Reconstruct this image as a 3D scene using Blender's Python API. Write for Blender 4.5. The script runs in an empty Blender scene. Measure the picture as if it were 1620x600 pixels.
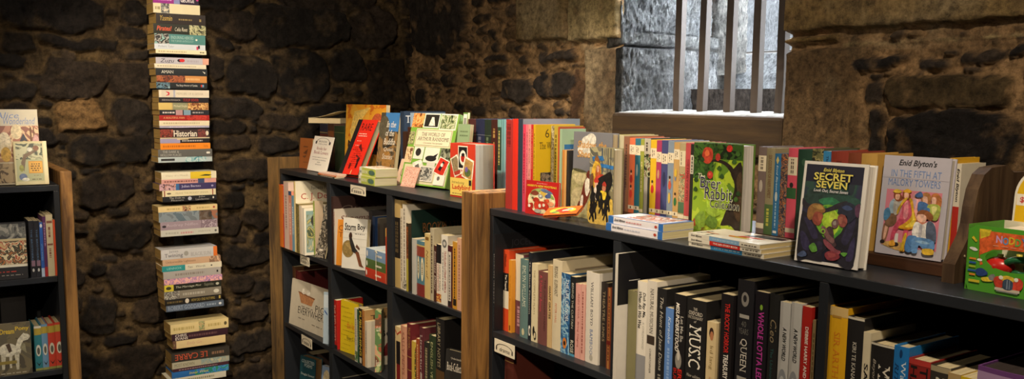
import bpy, bmesh, math, random
import numpy as np
from mathutils import Matrix, Vector, Euler
S = bpy.context.scene
C = S.collection
R = math.radians
random.seed(7)
ALL = []

# ------------------------------------------------------------------ camera
F, PIT, ROL, YAW, CY = 1429.36, 0.12525, 0.010958, 0.963141, 337.87
EYE = np.array([0.0, 0.0, 1.45])
_r = np.array([math.cos(YAW), math.sin(YAW), 0]); _f = np.array([-math.sin(YAW), math.cos(YAW), 0]); _u = np.array([0, 0, 1.0])
FWD = _f*math.cos(PIT) - _u*math.sin(PIT); _u2 = _u*math.cos(PIT) + _f*math.sin(PIT)
RIGHT = _r*math.cos(ROL) + _u2*math.sin(ROL); UP = -_r*math.sin(ROL) + _u2*math.cos(ROL)
def ray(x, y): return RIGHT*(x-810)/F - UP*(y-CY)/F + FWD
def onZ(x, y, z): d = ray(x, y); return EYE + d*((z-EYE[2])/d[2])
def onY(x, y, v): d = ray(x, y); return EYE + d*(v/d[1])
def onX(x, y, v): d = ray(x, y); return EYE + d*(v/d[0])
def proj(P):
    P = np.array(P, float) - EYE; w = P@FWD
    return 810+F*(P@RIGHT)/w, CY-F*(P@UP)/w
cam = bpy.data.cameras.new('camera'); co = bpy.data.objects.new('camera', cam); C.objects.link(co)
M3 = Matrix(((RIGHT[0], UP[0], -FWD[0]), (RIGHT[1], UP[1], -FWD[1]), (RIGHT[2], UP[2], -FWD[2])))
co.matrix_world = Matrix.Translation(EYE) @ M3.to_4x4()
cam.sensor_width = 36; cam.lens = F/1620*36; cam.shift_y = (CY-300)/1620; cam.clip_start = .02
S.camera = co

# ------------------------------------------------------------------ materials
def lin(h):
    h = h.lstrip('#'); c = [int(h[i:i+2], 16)/255 for i in (0, 2, 4)]
    return tuple((x/12.92 if x <= .04045 else ((x+.055)/1.055)**2.4) for x in c) + (1,)
MATS = {}
def nmat(name):
    m = bpy.data.materials.new(name); m.use_nodes = True
    nt = m.node_tree; return m, nt, nt.nodes['Principled BSDF']
def mat(col, rough=.5, var=.16, spec=.4):
    k = (col, rough, var)
    if k in MATS: return MATS[k]
    m, nt, b = nmat('paint_'+col)
    b.inputs['Roughness'].default_value = rough; b.inputs['Specular IOR Level'].default_value = spec
    c = lin(col)
    tc = nt.nodes.new('ShaderNodeTexCoord'); n = nt.nodes.new('ShaderNodeTexNoise'); n.inputs['Scale'].default_value = 34; n.inputs['Detail'].default_value = 4
    mx = nt.nodes.new('ShaderNodeMixRGB'); mx.inputs[1].default_value = c
    mx.inputs[2].default_value = tuple(x*.55 for x in c[:3])+(1,)
    mp = nt.nodes.new('ShaderNodeMath'); mp.operation = 'MULTIPLY'; mp.inputs[1].default_value = var*2
    nt.links.new(tc.outputs['Object'], n.inputs['Vector']); nt.links.new(n.outputs['Fac'], mp.inputs[0]); nt.links.new(mp.outputs[0], mx.inputs[0]); nt.links.new(mx.outputs[0], b.inputs['Base Color'])
    MATS[k] = m; return m
def ink(col):
    """printed colour with the mottling of a painted picture"""
    k = ('ink', col)
    if k in MATS: return MATS[k]
    m, nt, b = nmat('ink_'+col); b.inputs['Roughness'].default_value = .42
    c = lin(col); tc = nt.nodes.new('ShaderNodeTexCoord'); n = nt.nodes.new('ShaderNodeTexNoise'); n.inputs['Scale'].default_value = 95; n.inputs['Detail'].default_value = 3; n.inputs['Distortion'].default_value = .8
    r = nt.nodes.new('ShaderNodeValToRGB'); r.color_ramp.elements[0].position = .36; r.color_ramp.elements[1].position = .66
    r.color_ramp.elements[0].color = tuple(x*.72 for x in c[:3])+(1,); r.color_ramp.elements[1].color = tuple(min(1, x*1.2+.004) for x in c[:3])+(1,)
    nt.links.new(tc.outputs['Object'], n.inputs['Vector']); nt.links.new(n.outputs['Fac'], r.inputs[0]); nt.links.new(r.outputs[0], b.inputs['Base Color'])
    MATS[k] = m; return m
def pages(col):
    k = ('pages', col)
    if k in MATS: return MATS[k]
    m, nt, b = nmat('paper_'+col); b.inputs['Roughness'].default_value = .5; b.inputs['Specular IOR Level'].default_value = .45
    c = lin(col)
    tc = nt.nodes.new('ShaderNodeTexCoord'); mp = nt.nodes.new('ShaderNodeMapping'); mp.inputs['Scale'].default_value = (900, 6, 6)
    n = nt.nodes.new('ShaderNodeTexNoise'); n.inputs['Scale'].default_value = 1; n.inputs['Detail'].default_value = 2
    r = nt.nodes.new('ShaderNodeValToRGB'); r.color_ramp.elements[0].position = .3; r.color_ramp.elements[1].position = .65
    r.color_ramp.elements[0].color = tuple(x*.62 for x in c[:3])+(1,); r.color_ramp.elements[1].color = c
    nt.links.new(tc.outputs['Object'], mp.inputs[0]); nt.links.new(mp.outputs[0], n.inputs['Vector']); nt.links.new(n.outputs['Fac'], r.inputs[0]); nt.links.new(r.outputs[0], b.inputs['Base Color'])
    MATS[k] = m; return m
def busy(cols, scale=60, seed=0):
    """a printed picture: patches of the given inks"""
    k = ('busy', tuple(cols), scale, seed)
    if k in MATS: return MATS[k]
    m, nt, b = nmat('printed_picture'); b.inputs['Roughness'].default_value = .4
    tc = nt.nodes.new('ShaderNodeTexCoord'); mp = nt.nodes.new('ShaderNodeMapping'); mp.inputs['Location'].default_value = (seed*1.7, seed*.9, seed*2.3)
    n = nt.nodes.new('ShaderNodeTexNoise'); n.inputs['Scale'].default_value = scale; n.inputs['Detail'].default_value = 3; n.inputs['Distortion'].default_value = 1.2
    r = nt.nodes.new('ShaderNodeValToRGB'); cr = r.color_ramp; cr.interpolation = 'CONSTANT' if scale < 200 else 'LINEAR'
    N = len(cols); cr.elements[0].position = 0; cr.elements[0].color = lin(cols[0]); cr.elements[1].position = .3+.4/N; cr.elements[1].color = lin(cols[1])
    for i in range(2, N): e = cr.elements.new(.3+.4*i/N); e.color = lin(cols[i])
    nt.links.new(tc.outputs['Object'], mp.inputs[0]); nt.links.new(mp.outputs[0], n.inputs['Vector']); nt.links.new(n.outputs['Fac'], r.inputs[0]); nt.links.new(r.outputs[0], b.inputs['Base Color'])
    MATS[k] = m; return m
def wood(name, c1, c2, axis=2, sc=9, rough=.65, bump=.25):
    m, nt, b = nmat(name); b.inputs['Roughness'].default_value = rough; b.inputs['Specular IOR Level'].default_value = .3
    tc = nt.nodes.new('ShaderNodeTexCoord'); mp = nt.nodes.new('ShaderNodeMapping')
    s = [sc*6]*3; s[axis] = sc*.5; mp.inputs['Scale'].default_value = s
    n = nt.nodes.new('ShaderNodeTexNoise'); n.inputs['Scale'].default_value = 1; n.inputs['Detail'].default_value = 6; n.inputs['Roughness'].default_value = .65; n.inputs['Distortion'].default_value = .6
    r = nt.nodes.new('ShaderNodeValToRGB'); r.color_ramp.elements[0].position = .34; r.color_ramp.elements[1].position = .66
    r.color_ramp.elements[0].color = lin(c1); r.color_ramp.elements[1].color = lin(c2)
    bp = nt.nodes.new('ShaderNodeBump'); bp.inputs['Strength'].default_value = bump; bp.inputs['Distance'].default_value = .003
    L = nt.links.new
    L(tc.outputs['Object'], mp.inputs[0]); L(mp.outputs[0], n.inputs['Vector']); L(n.outputs['Fac'], r.inputs[0]); L(r.outputs[0], b.inputs['Base Color']); L(n.outputs['Fac'], bp.inputs['Height']); L(bp.outputs[0], b.inputs['Normal'])
    return m
def stone_mat(name, scale=30, strength=.6, rough=.9, stretch=(1, 1, 1), var=.72):
    m, nt, b = nmat(name); b.inputs['Roughness'].default_value = rough; b.inputs['Specular IOR Level'].default_value = .25
    L = nt.links.new
    at = nt.nodes.new('ShaderNodeVertexColor'); at.layer_name = 'Col'
    tc = nt.nodes.new('ShaderNodeTexCoord'); mp = nt.nodes.new('ShaderNodeMapping'); mp.inputs['Scale'].default_value = stretch
    n = nt.nodes.new('ShaderNodeTexNoise'); n.inputs['Scale'].default_value = scale; n.inputs['Detail'].default_value = 9; n.inputs['Roughness'].default_value = .8
    r = nt.nodes.new('ShaderNodeValToRGB'); r.color_ramp.elements[0].position = .36; r.color_ramp.elements[1].position = .64
    v = 1-var; r.color_ramp.elements[0].color = (v, v, v, 1); r.color_ramp.elements[1].color = (1+var*.5,)*3+(1,)
    mx = nt.nodes.new('ShaderNodeMixRGB'); mx.blend_type = 'MULTIPLY'; mx.inputs[0].default_value = 1
    bp = nt.nodes.new('ShaderNodeBump'); bp.inputs['Strength'].default_value = strength; bp.inputs['Distance'].default_value = .02
    L(tc.outputs['Object'], mp.inputs[0]); L(mp.outputs[0], n.inputs['Vector']); L(n.outputs['Fac'], r.inputs[0]); L(at.outputs['Color'], mx.inputs[1]); L(r.outputs[0], mx.inputs[2]); L(mx.outputs[0], b.inputs['Base Color'])
    n2 = nt.nodes.new('ShaderNodeTexNoise'); n2.inputs['Scale'].default_value = scale*4; n2.inputs['Detail'].default_value = 6; n2.inputs['Roughness'].default_value = .75
    ad = nt.nodes.new('ShaderNodeMath'); ad.operation = 'MULTIPLY_ADD'; ad.inputs[1].default_value = .35; L(mp.outputs[0], n2.inputs['Vector']); L(n2.outputs['Fac'], ad.inputs[0]); L(n.outputs['Fac'], ad.inputs[2])
    L(ad.outputs[0], bp.inputs['Height']); L(bp.outputs[0], b.inputs['Normal'])
    return m

# ------------------------------------------------------------------ object helpers
class MB:
    """collects faces with materials and makes ONE mesh object"""
    def __init__(s): s.v = []; s.f = []; s.fm = []; s.mats = []
    def mi(s, m):
        if m not in s.mats: s.mats.append(m)
        return s.mats.index(m)
    def add(s, verts, faces, m):
        o = len(s.v); s.v += [tuple(p) for p in verts]; k = s.mi(m)
        s.f += [tuple(i+o for i in f) for f in faces]; s.fm += [k]*len(faces)
    def box(s, a, b, m, T=None):
        x0, y0, z0 = a; x1, y1, z1 = b
        v = [(x0,y0,z0),(x1,y0,z0),(x1,y1,z0),(x0,y1,z0),(x0,y0,z1),(x1,y0,z1),(x1,y1,z1),(x0,y1,z1)]
        if T is not None: v = [tuple(T @ Vector(p)) for p in v]
        s.add(v, [(0,3,2,1),(4,5,6,7),(0,1,5,4),(1,2,6,5),(2,3,7,6),(3,0,4,7)], m)
    def bevel_box(s, a, b, m, r=.002, T=None):
        bm = bmesh.new(); bmesh.ops.create_cube(bm, size=1)
        for v in bm.verts: v.co = Vector([a[i]+(b[i]-a[i])*(v.co[i]+.5) for i in range(3)])
        bmesh.ops.bevel(bm, geom=bm.edges[:], offset=r, segments=2, affect='EDGES', profile=.5)
        bm.verts.index_update(); vv = [v.co.copy() for v in bm.verts]
        if T is not None: vv = [T @ p for p in vv]
        s.add(vv, [tuple(v.index for v in f.verts) for f in bm.faces], m); bm.free()
    def prism(s, pts, d0, d1, m, axis=1, T=None):
        """polygon pts in the two other axes, extruded along axis"""
        def P(p, d):
            q = list(p); q.insert(axis, d); return q
        n = len(pts); v = [P(p, d0) for p in pts]+[P(p, d1) for p in pts]
        if T is not None: v = [tuple(T @ Vector(p)) for p in v]
        s.add(v, [tuple(range(n))[::-1], tuple(range(n, 2*n))]+[(i, (i+1)%n, n+(i+1)%n, n+i) for i in range(n)], m)
    def tube(s, pts, r, m, n=10, cap=True):
        pts = [Vector(p) for p in pts]; rings = []
        for i, p in enumerate(pts):
            t = (pts[min(i+1, len(pts)-1)]-pts[max(i-1, 0)]).normalized()
            a = t.orthogonal().normalized(); b = t.cross(a); rr = r[i] if isinstance(r, (list, tuple)) else r
            rings.append([p+(a*math.cos(2*math.pi*k/n)+b*math.sin(2*math.pi*k/n))*rr for k in range(n)])
        v = [q for g in rings for q in g]; f = []
        for i in range(len(pts)-1):
            for k in range(n): f.append((i*n+k, i*n+(k+1)%n, (i+1)*n+(k+1)%n, (i+1)*n+k))
        if cap: f += [tuple(range(n))[::-1], tuple(range((len(pts)-1)*n, len(pts)*n))]
        s.add(v, f, m)
    def build(s, name, parent=None, smooth=False):
        me = bpy.data.meshes.new(name); me.from_pydata(s.v, [], s.f); me.update()
        for m in s.mats: me.materials.append(m)
        me.polygons.foreach_set('material_index', s.fm)
        bm = bmesh.new(); bm.from_mesh(me)
        if not smooth or True:
            closed = all(e.is_manifold for e in bm.edges)
            if closed: bmesh.ops.recalc_face_normals(bm, faces=bm.faces[:])
        bm.to_mesh(me); bm.free()
        if smooth: me.polygons.foreach_set('use_smooth', [True]*len(me.polygons))
        o = bpy.data.objects.new(name, me); ALL.append(o)
        if parent is not None: o.parent = parent
        return o
def tag(o, label=None, cat=None, group=None, kind=None):
    if label: o['label'] = label
    if cat: o['category'] = cat
    if group: o['group'] = group
    if kind: o['kind'] = kind
    return o
def empty(name, M):
    o = bpy.data.objects.new(name, None); o.empty_display_size = .05; ALL.append(o)
    o.matrix_world = M if isinstance(M, Matrix) else Matrix.Translation(Vector(M)); return o

# ------------------------------------------------------------------ lettering
_tc = {}
_cv = bpy.data.curves.new('lettering', 'FONT'); _cv.resolution_u = 2; _to = bpy.data.objects.new('lettering', _cv); C.objects.link(_to)
def text_mesh(t, st=''):
    k = (t, st)
    if k in _tc: return _tc[k]
    _cv.body = t; _cv.shear = .25 if 'i' in st else 0; _cv.offset = .022 if 'b' in st else (-.004 if 'l' in st else 0)
    _cv.space_character = 1.15 if 'w' in st else 1.0
    bpy.context.view_layer.update()
    dg = bpy.context.evaluated_depsgraph_get(); ev = _to.evaluated_get(dg); me = ev.to_mesh()
    v = [(p.co.x, p.co.y) for p in me.vertices]; f = [tuple(p.vertices) for p in me.polygons]
    ev.to_mesh_clear()
    if 's' in st:      # slab feet on the ends of the upright strokes
        cnt = {}
        for q in f:
            for a, b in zip(q, q[1:]+q[:1]): cnt[frozenset((a, b))] = cnt.get(frozenset((a, b)), 0)+1
        cap = max(p[1] for p in v if p[1] < .8) if v else .7
        for e, c in cnt.items():
            if c != 1: continue
            a, b = tuple(e); (x0, y0), (x1, y1) = v[a], v[b]
            if abs(y0-y1) > .004: continue
            if x0 > x1: x0, x1 = x1, x0
            w = x1-x0
            if .03 < w < .2:
                if abs(y0) < .012: ya, yb = 0, .055
                elif abs(y0-cap) < .03 or abs(y0-.52) < .04: ya, yb = y0-.055, y0
                else: continue
                n = len(v); g = .075
                v += [(x0-g, ya), (x1+g, ya), (x1+g, yb), (x0-g, yb)]; f.append((n, n+1, n+2, n+3))
    if not v: v = [(0, 0), (1, 0), (0, 1)]; f = []
    xs = [p[0] for p in v]; ys = [p[1] for p in v]; x0, x1, y0, y1 = min(xs), max(xs), min(ys), max(ys)
    w = max(x1-x0, 1e-4); h = max(y1-y0, 1e-4)
    _tc[k] = ([((p[0]-x0)/w, (p[1]-y0)/h) for p in v], f); return _tc[k]

# decoration items: (face, kind, u0, v0, u1, v1, ink, extra...)
# face S = spine (u left to right, v up), F = front cover (u from spine to fore-edge, v up)
def d(t, c='f0e6d0', v0=.12, v1=.88, u0=.25, u1=.75, st=''): return ('S', 'd', u0, v0, u1, v1, c, t, st)
def h(t, c, v0, v1, u0=.12, u1=.88, st=''): return ('S', 't', u0, v0, u1, v1, c, t, st)
def band(v0, v1, c, u0=0, u1=1): return ('S', 'r', u0, v0, u1, v1, c)
def oval(v0, v1, c, u0=.15, u1=.85): return ('S', 'e', u0, v0, u1, v1, c)
def spic(v0, v1, cols, sc=90, u0=0, u1=1): return ('S', 'n', u0, v0, u1, v1, cols, sc)
def tk(c, v0=.2, v1=.8, u0=.35, u1=.65): return ('S', 'k', u0, v0, u1, v1, c)
def ft(t, c, u0, v0, u1, v1, st=''): return ('F', 't', u0, v0, u1, v1, c, t, st)
def fr(c, u0, v0, u1, v1): return ('F', 'r', u0, v0, u1, v1, c)
def fe(c, u0, v0, u1, v1): return ('F', 'e', u0, v0, u1, v1, c)
def fp(c, *p): return ('F', 'p', 0, 0, 1, 1, c, p)
def fc(c, *p): return ('F', 'c', 0, 0, 1, 1, c, p)
def fn(cols, u0, v0, u1, v1, sc=60): return ('F', 'n', u0, v0, u1, v1, cols, sc)
def fk(c, u0, v0, u1, v1): return ('F', 'k', u0, v0, u1, v1, c)
_seed = [0]
def decorate(mb, items, mapper):
    for i, it in enumerate(items):
        face, kind, u0, v0, u1, v1, c = it[:7]; off = .00025+.00009*i
        W = lambda u, v: mapper(face, u, v, off)
        if kind == 'n':
            _seed[0] += 1; m = busy(c, it[7], _seed[0] % 9); kind = 'r'
        else: m = ink(c) if kind in 'epc' and face == 'F' else mat(c, .45, .1)
        if kind == 'r':
            n = 6; vs = []; fs = []
            for k in range(n+1):
                u = u0+(u1-u0)*k/n; vs += [W(u, v0), W(u, v1)]
                if k: fs.append((2*k-2, 2*k, 2*k+1, 2*k-1))
            mb.add(vs, fs, m)
        elif kind == 'e':
            n = 20; a, b, ra, rb = (u0+u1)/2, (v0+v1)/2, (u1-u0)/2, (v1-v0)/2
            mb.add([W(a, b)]+[W(a+ra*math.cos(6.2832*k/n), b+rb*math.sin(6.2832*k/n)) for k in range(n)], [(0, 1+k, 1+(k+1) % n) for k in range(n)], m)
        elif kind == 'c':           # a smooth closed outline through the points
            P = it[7]; n = len(P); q = []
            for k in range(n):
                a, b_, c_, e_ = P[k-1], P[k], P[(k+1) % n], P[(k+2) % n]
                for t in (0, .25, .5, .75):
                    q.append(tuple(.5*(2*b_[j]+(c_[j]-a[j])*t+(2*a[j]-5*b_[j]+4*c_[j]-e_[j])*t*t+(3*b_[j]-a[j]-3*c_[j]+e_[j])*t**3) for j in (0, 1)))
            mb.add([W(u, v) for u, v in q], [tuple(range(len(q)))], m)
        elif kind == 'p':
            mb.add([W(u, v) for u, v in it[7]], [tuple(range(len(it[7])))], m)
        elif kind == 't':
            v, f = text_mesh(it[7], it[8]); mb.add([W(u0+a*(u1-u0), v0+b*(v1-v0)) for a, b in v], f, m)
        elif kind == 'd':
            v, f = text_mesh(it[7], it[8]); mb.add([W(u0+b*(u1-u0), v1-a*(v1-v0)) for a, b in v], f, m)
        elif kind == 'k':           # print too small to read: a line of short strokes
            rr = random.Random(i*31+int(v0*97)); 
            if (face == 'S'):
                v = v1
                while v > v0:
                    l = rr.uniform(.012, .05); mb.add([W(u0, v), W(u1, v), W(u1, max(v0, v-l)), W(u0, max(v0, v-l))], [(0, 1, 2, 3)], m); v -= l+.012
            else:
                u = u0
                while u < u1:
                    l = rr.uniform(.03, .1); e = min(u1, u+l); mb.add([W(u, v0), W(e, v0), W(e, v1), W(u, v1)], [(0, 1, 2, 3)], m); u += l+.03

# ------------------------------------------------------------------ one book
NAMES = {'h': 'hardback_book', 'p': 'paperback_book', 'b': 'picture_book'}
def book(M, T, H, D, kind, col, label, items=(), group=None, pg='d9c9a0', back=None, sp=None):
    """spine on local -Y, front cover on local +X, standing on z=0"""
    root = empty(NAMES[kind], M); tag(root, label, 'book', group)
    T = max(T, .004)
    bt = {'h': .0026, 'p': .0007, 'b': .0018}[kind]; ov = {'h': .0035, 'p': .0004, 'b': .002}[kind]
    bt = min(bt, T*.3)
    bul = {'h': .055, 'p': .015, 'b': .03}[kind]*T; bul = min(bul, .0028)
    n = 6
    def sy(x): return bul*((2*x/T)**2) if True else 0
    outer = [(T/2, D)]+[(T/2-T*k/n, sy(T/2-T*k/n)) for k in range(n+1)]+[(-T/2, D)]
    Ti = T-2*bt
    inner = [(Ti/2, D)]+[(Ti/2-Ti*k/n, sy(Ti/2-Ti*k/n)+bt) for k in range(n+1)]+[(-Ti/2, D)]
    mb = MB(); N = len(outer)
    cm = mat(col, .42 if kind != 'h' else .5)
    V = [(x, y, z) for z in (0, H) for x, y in outer]+[(x, y, z) for z in (0, H) for x, y in inner]
    Fc = []
    for i in range(N-1):
        Fc += [(i, i+1, N+i+1, N+i), (2*N+i+1, 2*N+i, 3*N+i, 3*N+i+1), (i+1, i, 2*N+i, 2*N+i+1), (N+i, N+i+1, 3*N+i+1, 3*N+i)]
    Fc += [(0, N, 3*N, 2*N), (N-1, 3*N-1, 4*N-1, 2*N-1)]
    mb.add(V, Fc, cm)
    if sp or back:
        k = mb.mi(mat(sp or col, .45)); kb = mb.mi(mat(back or sp or col, .45))
        for i in range(N-1):
            if 0 < i < N-2 and sp: mb.fm[4*i] = k
            if i == N-2 and back: mb.fm[4*i] = kb
    def mapper(face, u, v, off):
        if face == 'S': x = -T/2+u*T; return (x, sy(x)-off, v*H)
        if face == 'F': return (T/2+off, u*D, v*H)
        return (u*T-T/2, v*D, H+off)
    decorate(mb, items, mapper)
    c = mb.build('cover', root)
    pb = MB(); g = .0003
    pin = [(Ti/2-g, D-ov)]+[((Ti/2-g)*(1-2*k/4), sy((Ti/2-g)*(1-2*k/4))+bt+g) for k in range(5)]+[(-Ti/2+g, D-ov)]
    if kind == 'h': # a hollowed fore-edge
        w = Ti/2-g; pin = pin+[(-w*.5, D-ov-.1*w), (0, D-ov-.16*w), (w*.5, D-ov-.1*w)]
    pb.prism(pin, ov, H-ov, pages(pg), axis=2)
    pb.build('page_block', root)
    return root
def Rz(a): return Matrix.Rotation(R(a), 4, 'Z')
def Rx(a): return Matrix.Rotation(R(a), 4, 'X')
def Ry(a): return Matrix.Rotation(R(a), 4, 'Y')
def Tr(*p): return Matrix.Translation(Vector(p if len(p) > 1 else p[0]))

def row(z, plane, entries, loc, group, xend, axis='Y'):
    """books standing spine out; entries run left to right: (x px of the left edge, y px of the top, kind, colour, label, items, options)"""
    on = onY if axis == 'Y' else onX
    A = []
    for e in entries:
        o = e[6] if len(e) > 6 else {}
        p = on(e[0], e[1], o.get('Y', plane)); A.append((p[0] if axis == 'Y' else p[1], p[2]-z))
    for i, e in enumerate(entries):
        xl, yt, kind, col, lab, items = e[:6]; o = e[6] if len(e) > 6 else {}
        P = o.get('Y', plane); a, H = A[i]
        nx = on(xend, yt, P)[0 if axis == 'Y' else 1]
        for j in range(i+1, len(A)):
            if A[j][0] > a+.002: nx = A[j][0]; break
        b = nx
        if 'xr' in o:
            q = on(o['xr'], yt, P); b = min(nx, q[0] if axis == 'Y' else q[1])
        T = max(b-a-.0006, .004)
        D = o.get('D', min(max(H*.68, .105), .24))
        items2 = list(items)
        l = o.get('lean', 0)
        if axis == 'Y': M = Tr((a+b)/2, P, z+abs(math.sin(R(l)))*T/2) @ Ry(l)
        else: M = Tr(P, (a+b)/2, z) @ Rz(90)
        book(M, T, H, D, kind, col, (lab+' '+loc).strip(), items2, group, o.get('pg', 'd9c9a0'), o.get('back'), o.get('sp'))

def face(z, P, xl, xr, yb, yt, yaw, T, kind, col, label, items, group=None, lean=0, axis='Y', **k):
    """a book shown front cover out; P is the plane its lower left corner stands on"""
    on = onY if axis == 'Y' else onX
    p = on(xl, yb, P); B = Vector((p[0], p[1], z+T*math.sin(R(lean))))
    base = Rz(yaw+(0 if axis == 'Y' else 90))
    ex = base.to_3x3() @ Vector((1, 0, 0)); ez = base.to_3x3() @ (Matrix.Rotation(R(-lean), 3, 'X') @ Vector((0, 0, 1)))
    lo, hi = .02, .7
    for _ in range(40):
        w = (lo+hi)/2
        if proj(B+ex*w)[0] < xr: lo = w
        else: hi = w
    lo, hi = .02, .6
    for _ in range(40):
        hh = (lo+hi)/2
        if proj(B+ez*hh)[1] > yt: lo = hh
        else: hi = hh
    M = Tr(B) @ base @ Rx(-lean) @ Rz(-90) @ Tr(-T/2, 0, 0)
    return book(M, T, hh, w, kind, col, label, items, group, **k)

def lay(B, yaw, L, T, D, kind, col, label, items, group=None, flip=False, **k):
    """a book lying flat, spine towards the viewer, B its lower left front corner"""
    M = Tr(B) @ Rz(yaw) @ (Tr(0, 0, T/2) @ Ry(90) if flip else Tr(L, 0, T/2) @ Ry(-90))
    return book(M, T, L, D, kind, col, label, items, group, **k)
# ------------------------------------------------------------------ rubble stone walls
def vnoise(U, V, sc, seed):
    g = np.random.RandomState(seed).rand(256, 256); x = U*sc; y = V*sc
    xi = np.floor(x).astype(int); yi = np.floor(y).astype(int); fx = x-xi; fy = y-yi
    fx = fx*fx*(3-2*fx); fy = fy*fy*(3-2*fy); a = g[xi % 256, yi % 256]; b = g[(xi+1) % 256, yi % 256]; c = g[xi % 256, (yi+1) % 256]; e = g[(xi+1) % 256, (yi+1) % 256]
    return a+(b-a)*fx+(c-a)*fy+(a-b-c+e)*fx*fy
def fbm(U, V, sc, seed, o=4, g=.5):
    t = 0; a = 1; n = 0
    for i in range(o): t = t+a*vnoise(U+i*3.3, V+i*7.7, sc*2**i, seed+i); n += a; a *= g
    return t/n-.5
def stone_wall(name, u0, u1, v0, v1, step, pos, stones, mortar, filler, material, seed=1, fill=(.03, .11), relief=1.0, hole=None, kind='structure', parent=None, nfill=5000, gap=.003, warp=.026, rough=1.0, tint=True, streak=0):
    """stones: (u0,v0,u1,v1,colour,bulge) rectangles in wall metres; loose filler stones go between"""
    rs = np.random.RandomState(seed); us = np.arange(u0, u1+step, step); vs = np.arange(v0, v1+step, step)
    U, V = np.meshgrid(us, vs); n = U.shape
    Uw = U+warp*2*fbm(U, V, 7, seed+10)+warp*.7*fbm(U, V, 30, seed+20); Vw = V+warp*2*fbm(U, V, 7, seed+30)+warp*.7*fbm(U, V, 30, seed+40)
    st = [((a+c)/2, (b+e)/2, abs(c-a)/2, abs(e-b)/2, lin(col)[:3], bul) for a, b, c, e, col, bul in stones]
    arr = np.array([(s[0], s[1], s[2], s[3]) for s in st]) if st else np.zeros((0, 4))
    def dist(a, x, y): return (((np.abs(x-a[:, 0])/a[:, 2])**4+(np.abs(y-a[:, 1])/a[:, 3])**4)**.25-1)*np.minimum(a[:, 2], a[:, 3])
    for size in (1.0, .6, .35, .2):
        for _ in range(nfill):
            ru = rs.uniform(*fill)*size; rv = ru*rs.uniform(.35, .8); x = rs.uniform(u0, u1); y = rs.uniform(v0, v1)
            if len(arr):
                dd = dist(arr, x, y); k = dd < .6
                if (dd < rv*.6+gap).any(): continue
                q = ((np.abs(x-arr[:, 0]) < arr[:, 2]+ru*.9+gap) & (np.abs(y-arr[:, 1]) < arr[:, 3]+rv*.9+gap))
                if q.any(): continue
            st.append((x, y, ru, rv, lin(filler[rs.randint(len(filler))])[:3], rs.uniform(.008, .03))); arr = np.vstack([arr, [x, y, ru, rv]])
    best = np.full(n, 9.0); idx = np.zeros(n, int); tlt = np.zeros(n)
    for i, s in enumerate(st):
        m = 1.5; i0 = np.searchsorted(us, s[0]-s[2]*m-.08); i1 = np.searchsorted(us, s[0]+s[2]*m+.08); j0 = np.searchsorted(vs, s[1]-s[3]*m-.08); j1 = np.searchsorted(vs, s[1]+s[3]*m+.08)
        if i1 <= i0 or j1 <= j0: continue
        dressed = s[5] >= .048
        if dressed: a = U[j0:j1, i0:i1]*.7+Uw[j0:j1, i0:i1]*.3-s[0]; b = V[j0:j1, i0:i1]*.7+Vw[j0:j1, i0:i1]*.3-s[1]
        else: a = Uw[j0:j1, i0:i1]-s[0]; b = Vw[j0:j1, i0:i1]-s[1]
        if dressed: dd = np.maximum(np.abs(a)-s[2], np.abs(b)-s[3])
        else:       # an angular field stone: a rough convex polygon
            dd = np.full(a.shape, -9.0); k = rs.randint(6, 9); t0 = rs.uniform(0, 6.28)
            for q in range(k):
                t = t0+6.283*q/k+rs.uniform(-.3, .3); nx_, ny_ = math.cos(t), math.sin(t)
                sup = (abs(nx_*s[2])**1.5+abs(ny_*s[3])**1.5)**(1/1.5)*rs.uniform(.97, 1.17)
                # normal in real metres, support of the stone's box-like outline
                sup = min(sup, abs(nx_)*s[2]+abs(ny_)*s[3])
                dd = np.maximum(dd, nx_*a+ny_*b-sup)
            dd = np.maximum(dd, np.maximum(np.abs(a)-s[2]*1.12, np.abs(b)-s[3]*1.12))
        w = dd < best[j0:j1, i0:i1]; best[j0:j1, i0:i1][w] = dd[w]; idx[j0:j1, i0:i1][w] = i
        tl = (a*rs.uniform(-.12, .12)+b*rs.uniform(-.2, .2))*(0 if dressed else 1)
        tlt[j0:j1, i0:i1][w] = tl[w]
    bul = np.array([s[5] for s in st])[idx]; cols = np.array([s[4] for s in st])[idx]
    ins = np.clip((-best+.003)/.013, 0, 1); ins = ins*ins*(3-2*ins)
    dr = bul >= .048
    tone = np.array([rs.uniform(.95, 1.05) if s[5] >= .048 else rs.uniform(.65, 1.4) for s in st])[idx]
    ridge = -np.abs(fbm(U+.03*fbm(U, V, 20, seed+2), V, 6, seed+51, 3, .5))*.075+.012; ridge2 = -np.abs(fbm(U, V, 15, seed+52, 3, .55))*.05+.008
    H = relief*(ins*(bul+.006+tlt)+ins*np.where(dr, .25, 1)*(ridge+ridge2)*rough+np.where(dr, .55, 1)*fbm(U, V, 30, seed+60, 5, .72)*.024*rough+(1-ins)*(fbm(U, V, 14, seed+70, 5, .65)*.034*rough-np.abs(fbm(U, V, 22, seed+71, 4, .6))*.05*rough))
    mk = np.clip(.5+1.3*fbm(U, V, 8, seed+80), 0, 1)[..., None]; mort = np.array(lin(mortar[0])[:3])*(1-mk)+np.array(lin(mortar[1])[:3])*mk
    edge = np.clip((best+.007+.02*fbm(U, V, 35, seed+85))/.010, 0, 1)[..., None]
    col = (cols*tone[..., None]*(1+.9*fbm(U, V, 18, seed+90)[..., None]))*(1-edge)+mort*(1+1.5*fbm(U, V, 25, seed+95, 5, .65)[..., None])*edge
    # lichen-like mortar smears on the stones
    sm = np.clip((fbm(U, V, 11, seed+99, 5, .6)-.10)*6, 0, .8)[..., None]*(1-edge)*.6; col = col*(1-sm)+mort*sm
    H = H+streak*fbm(U*2.2+V*.5, V*.55, 55, seed+140, 3, .7)
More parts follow.
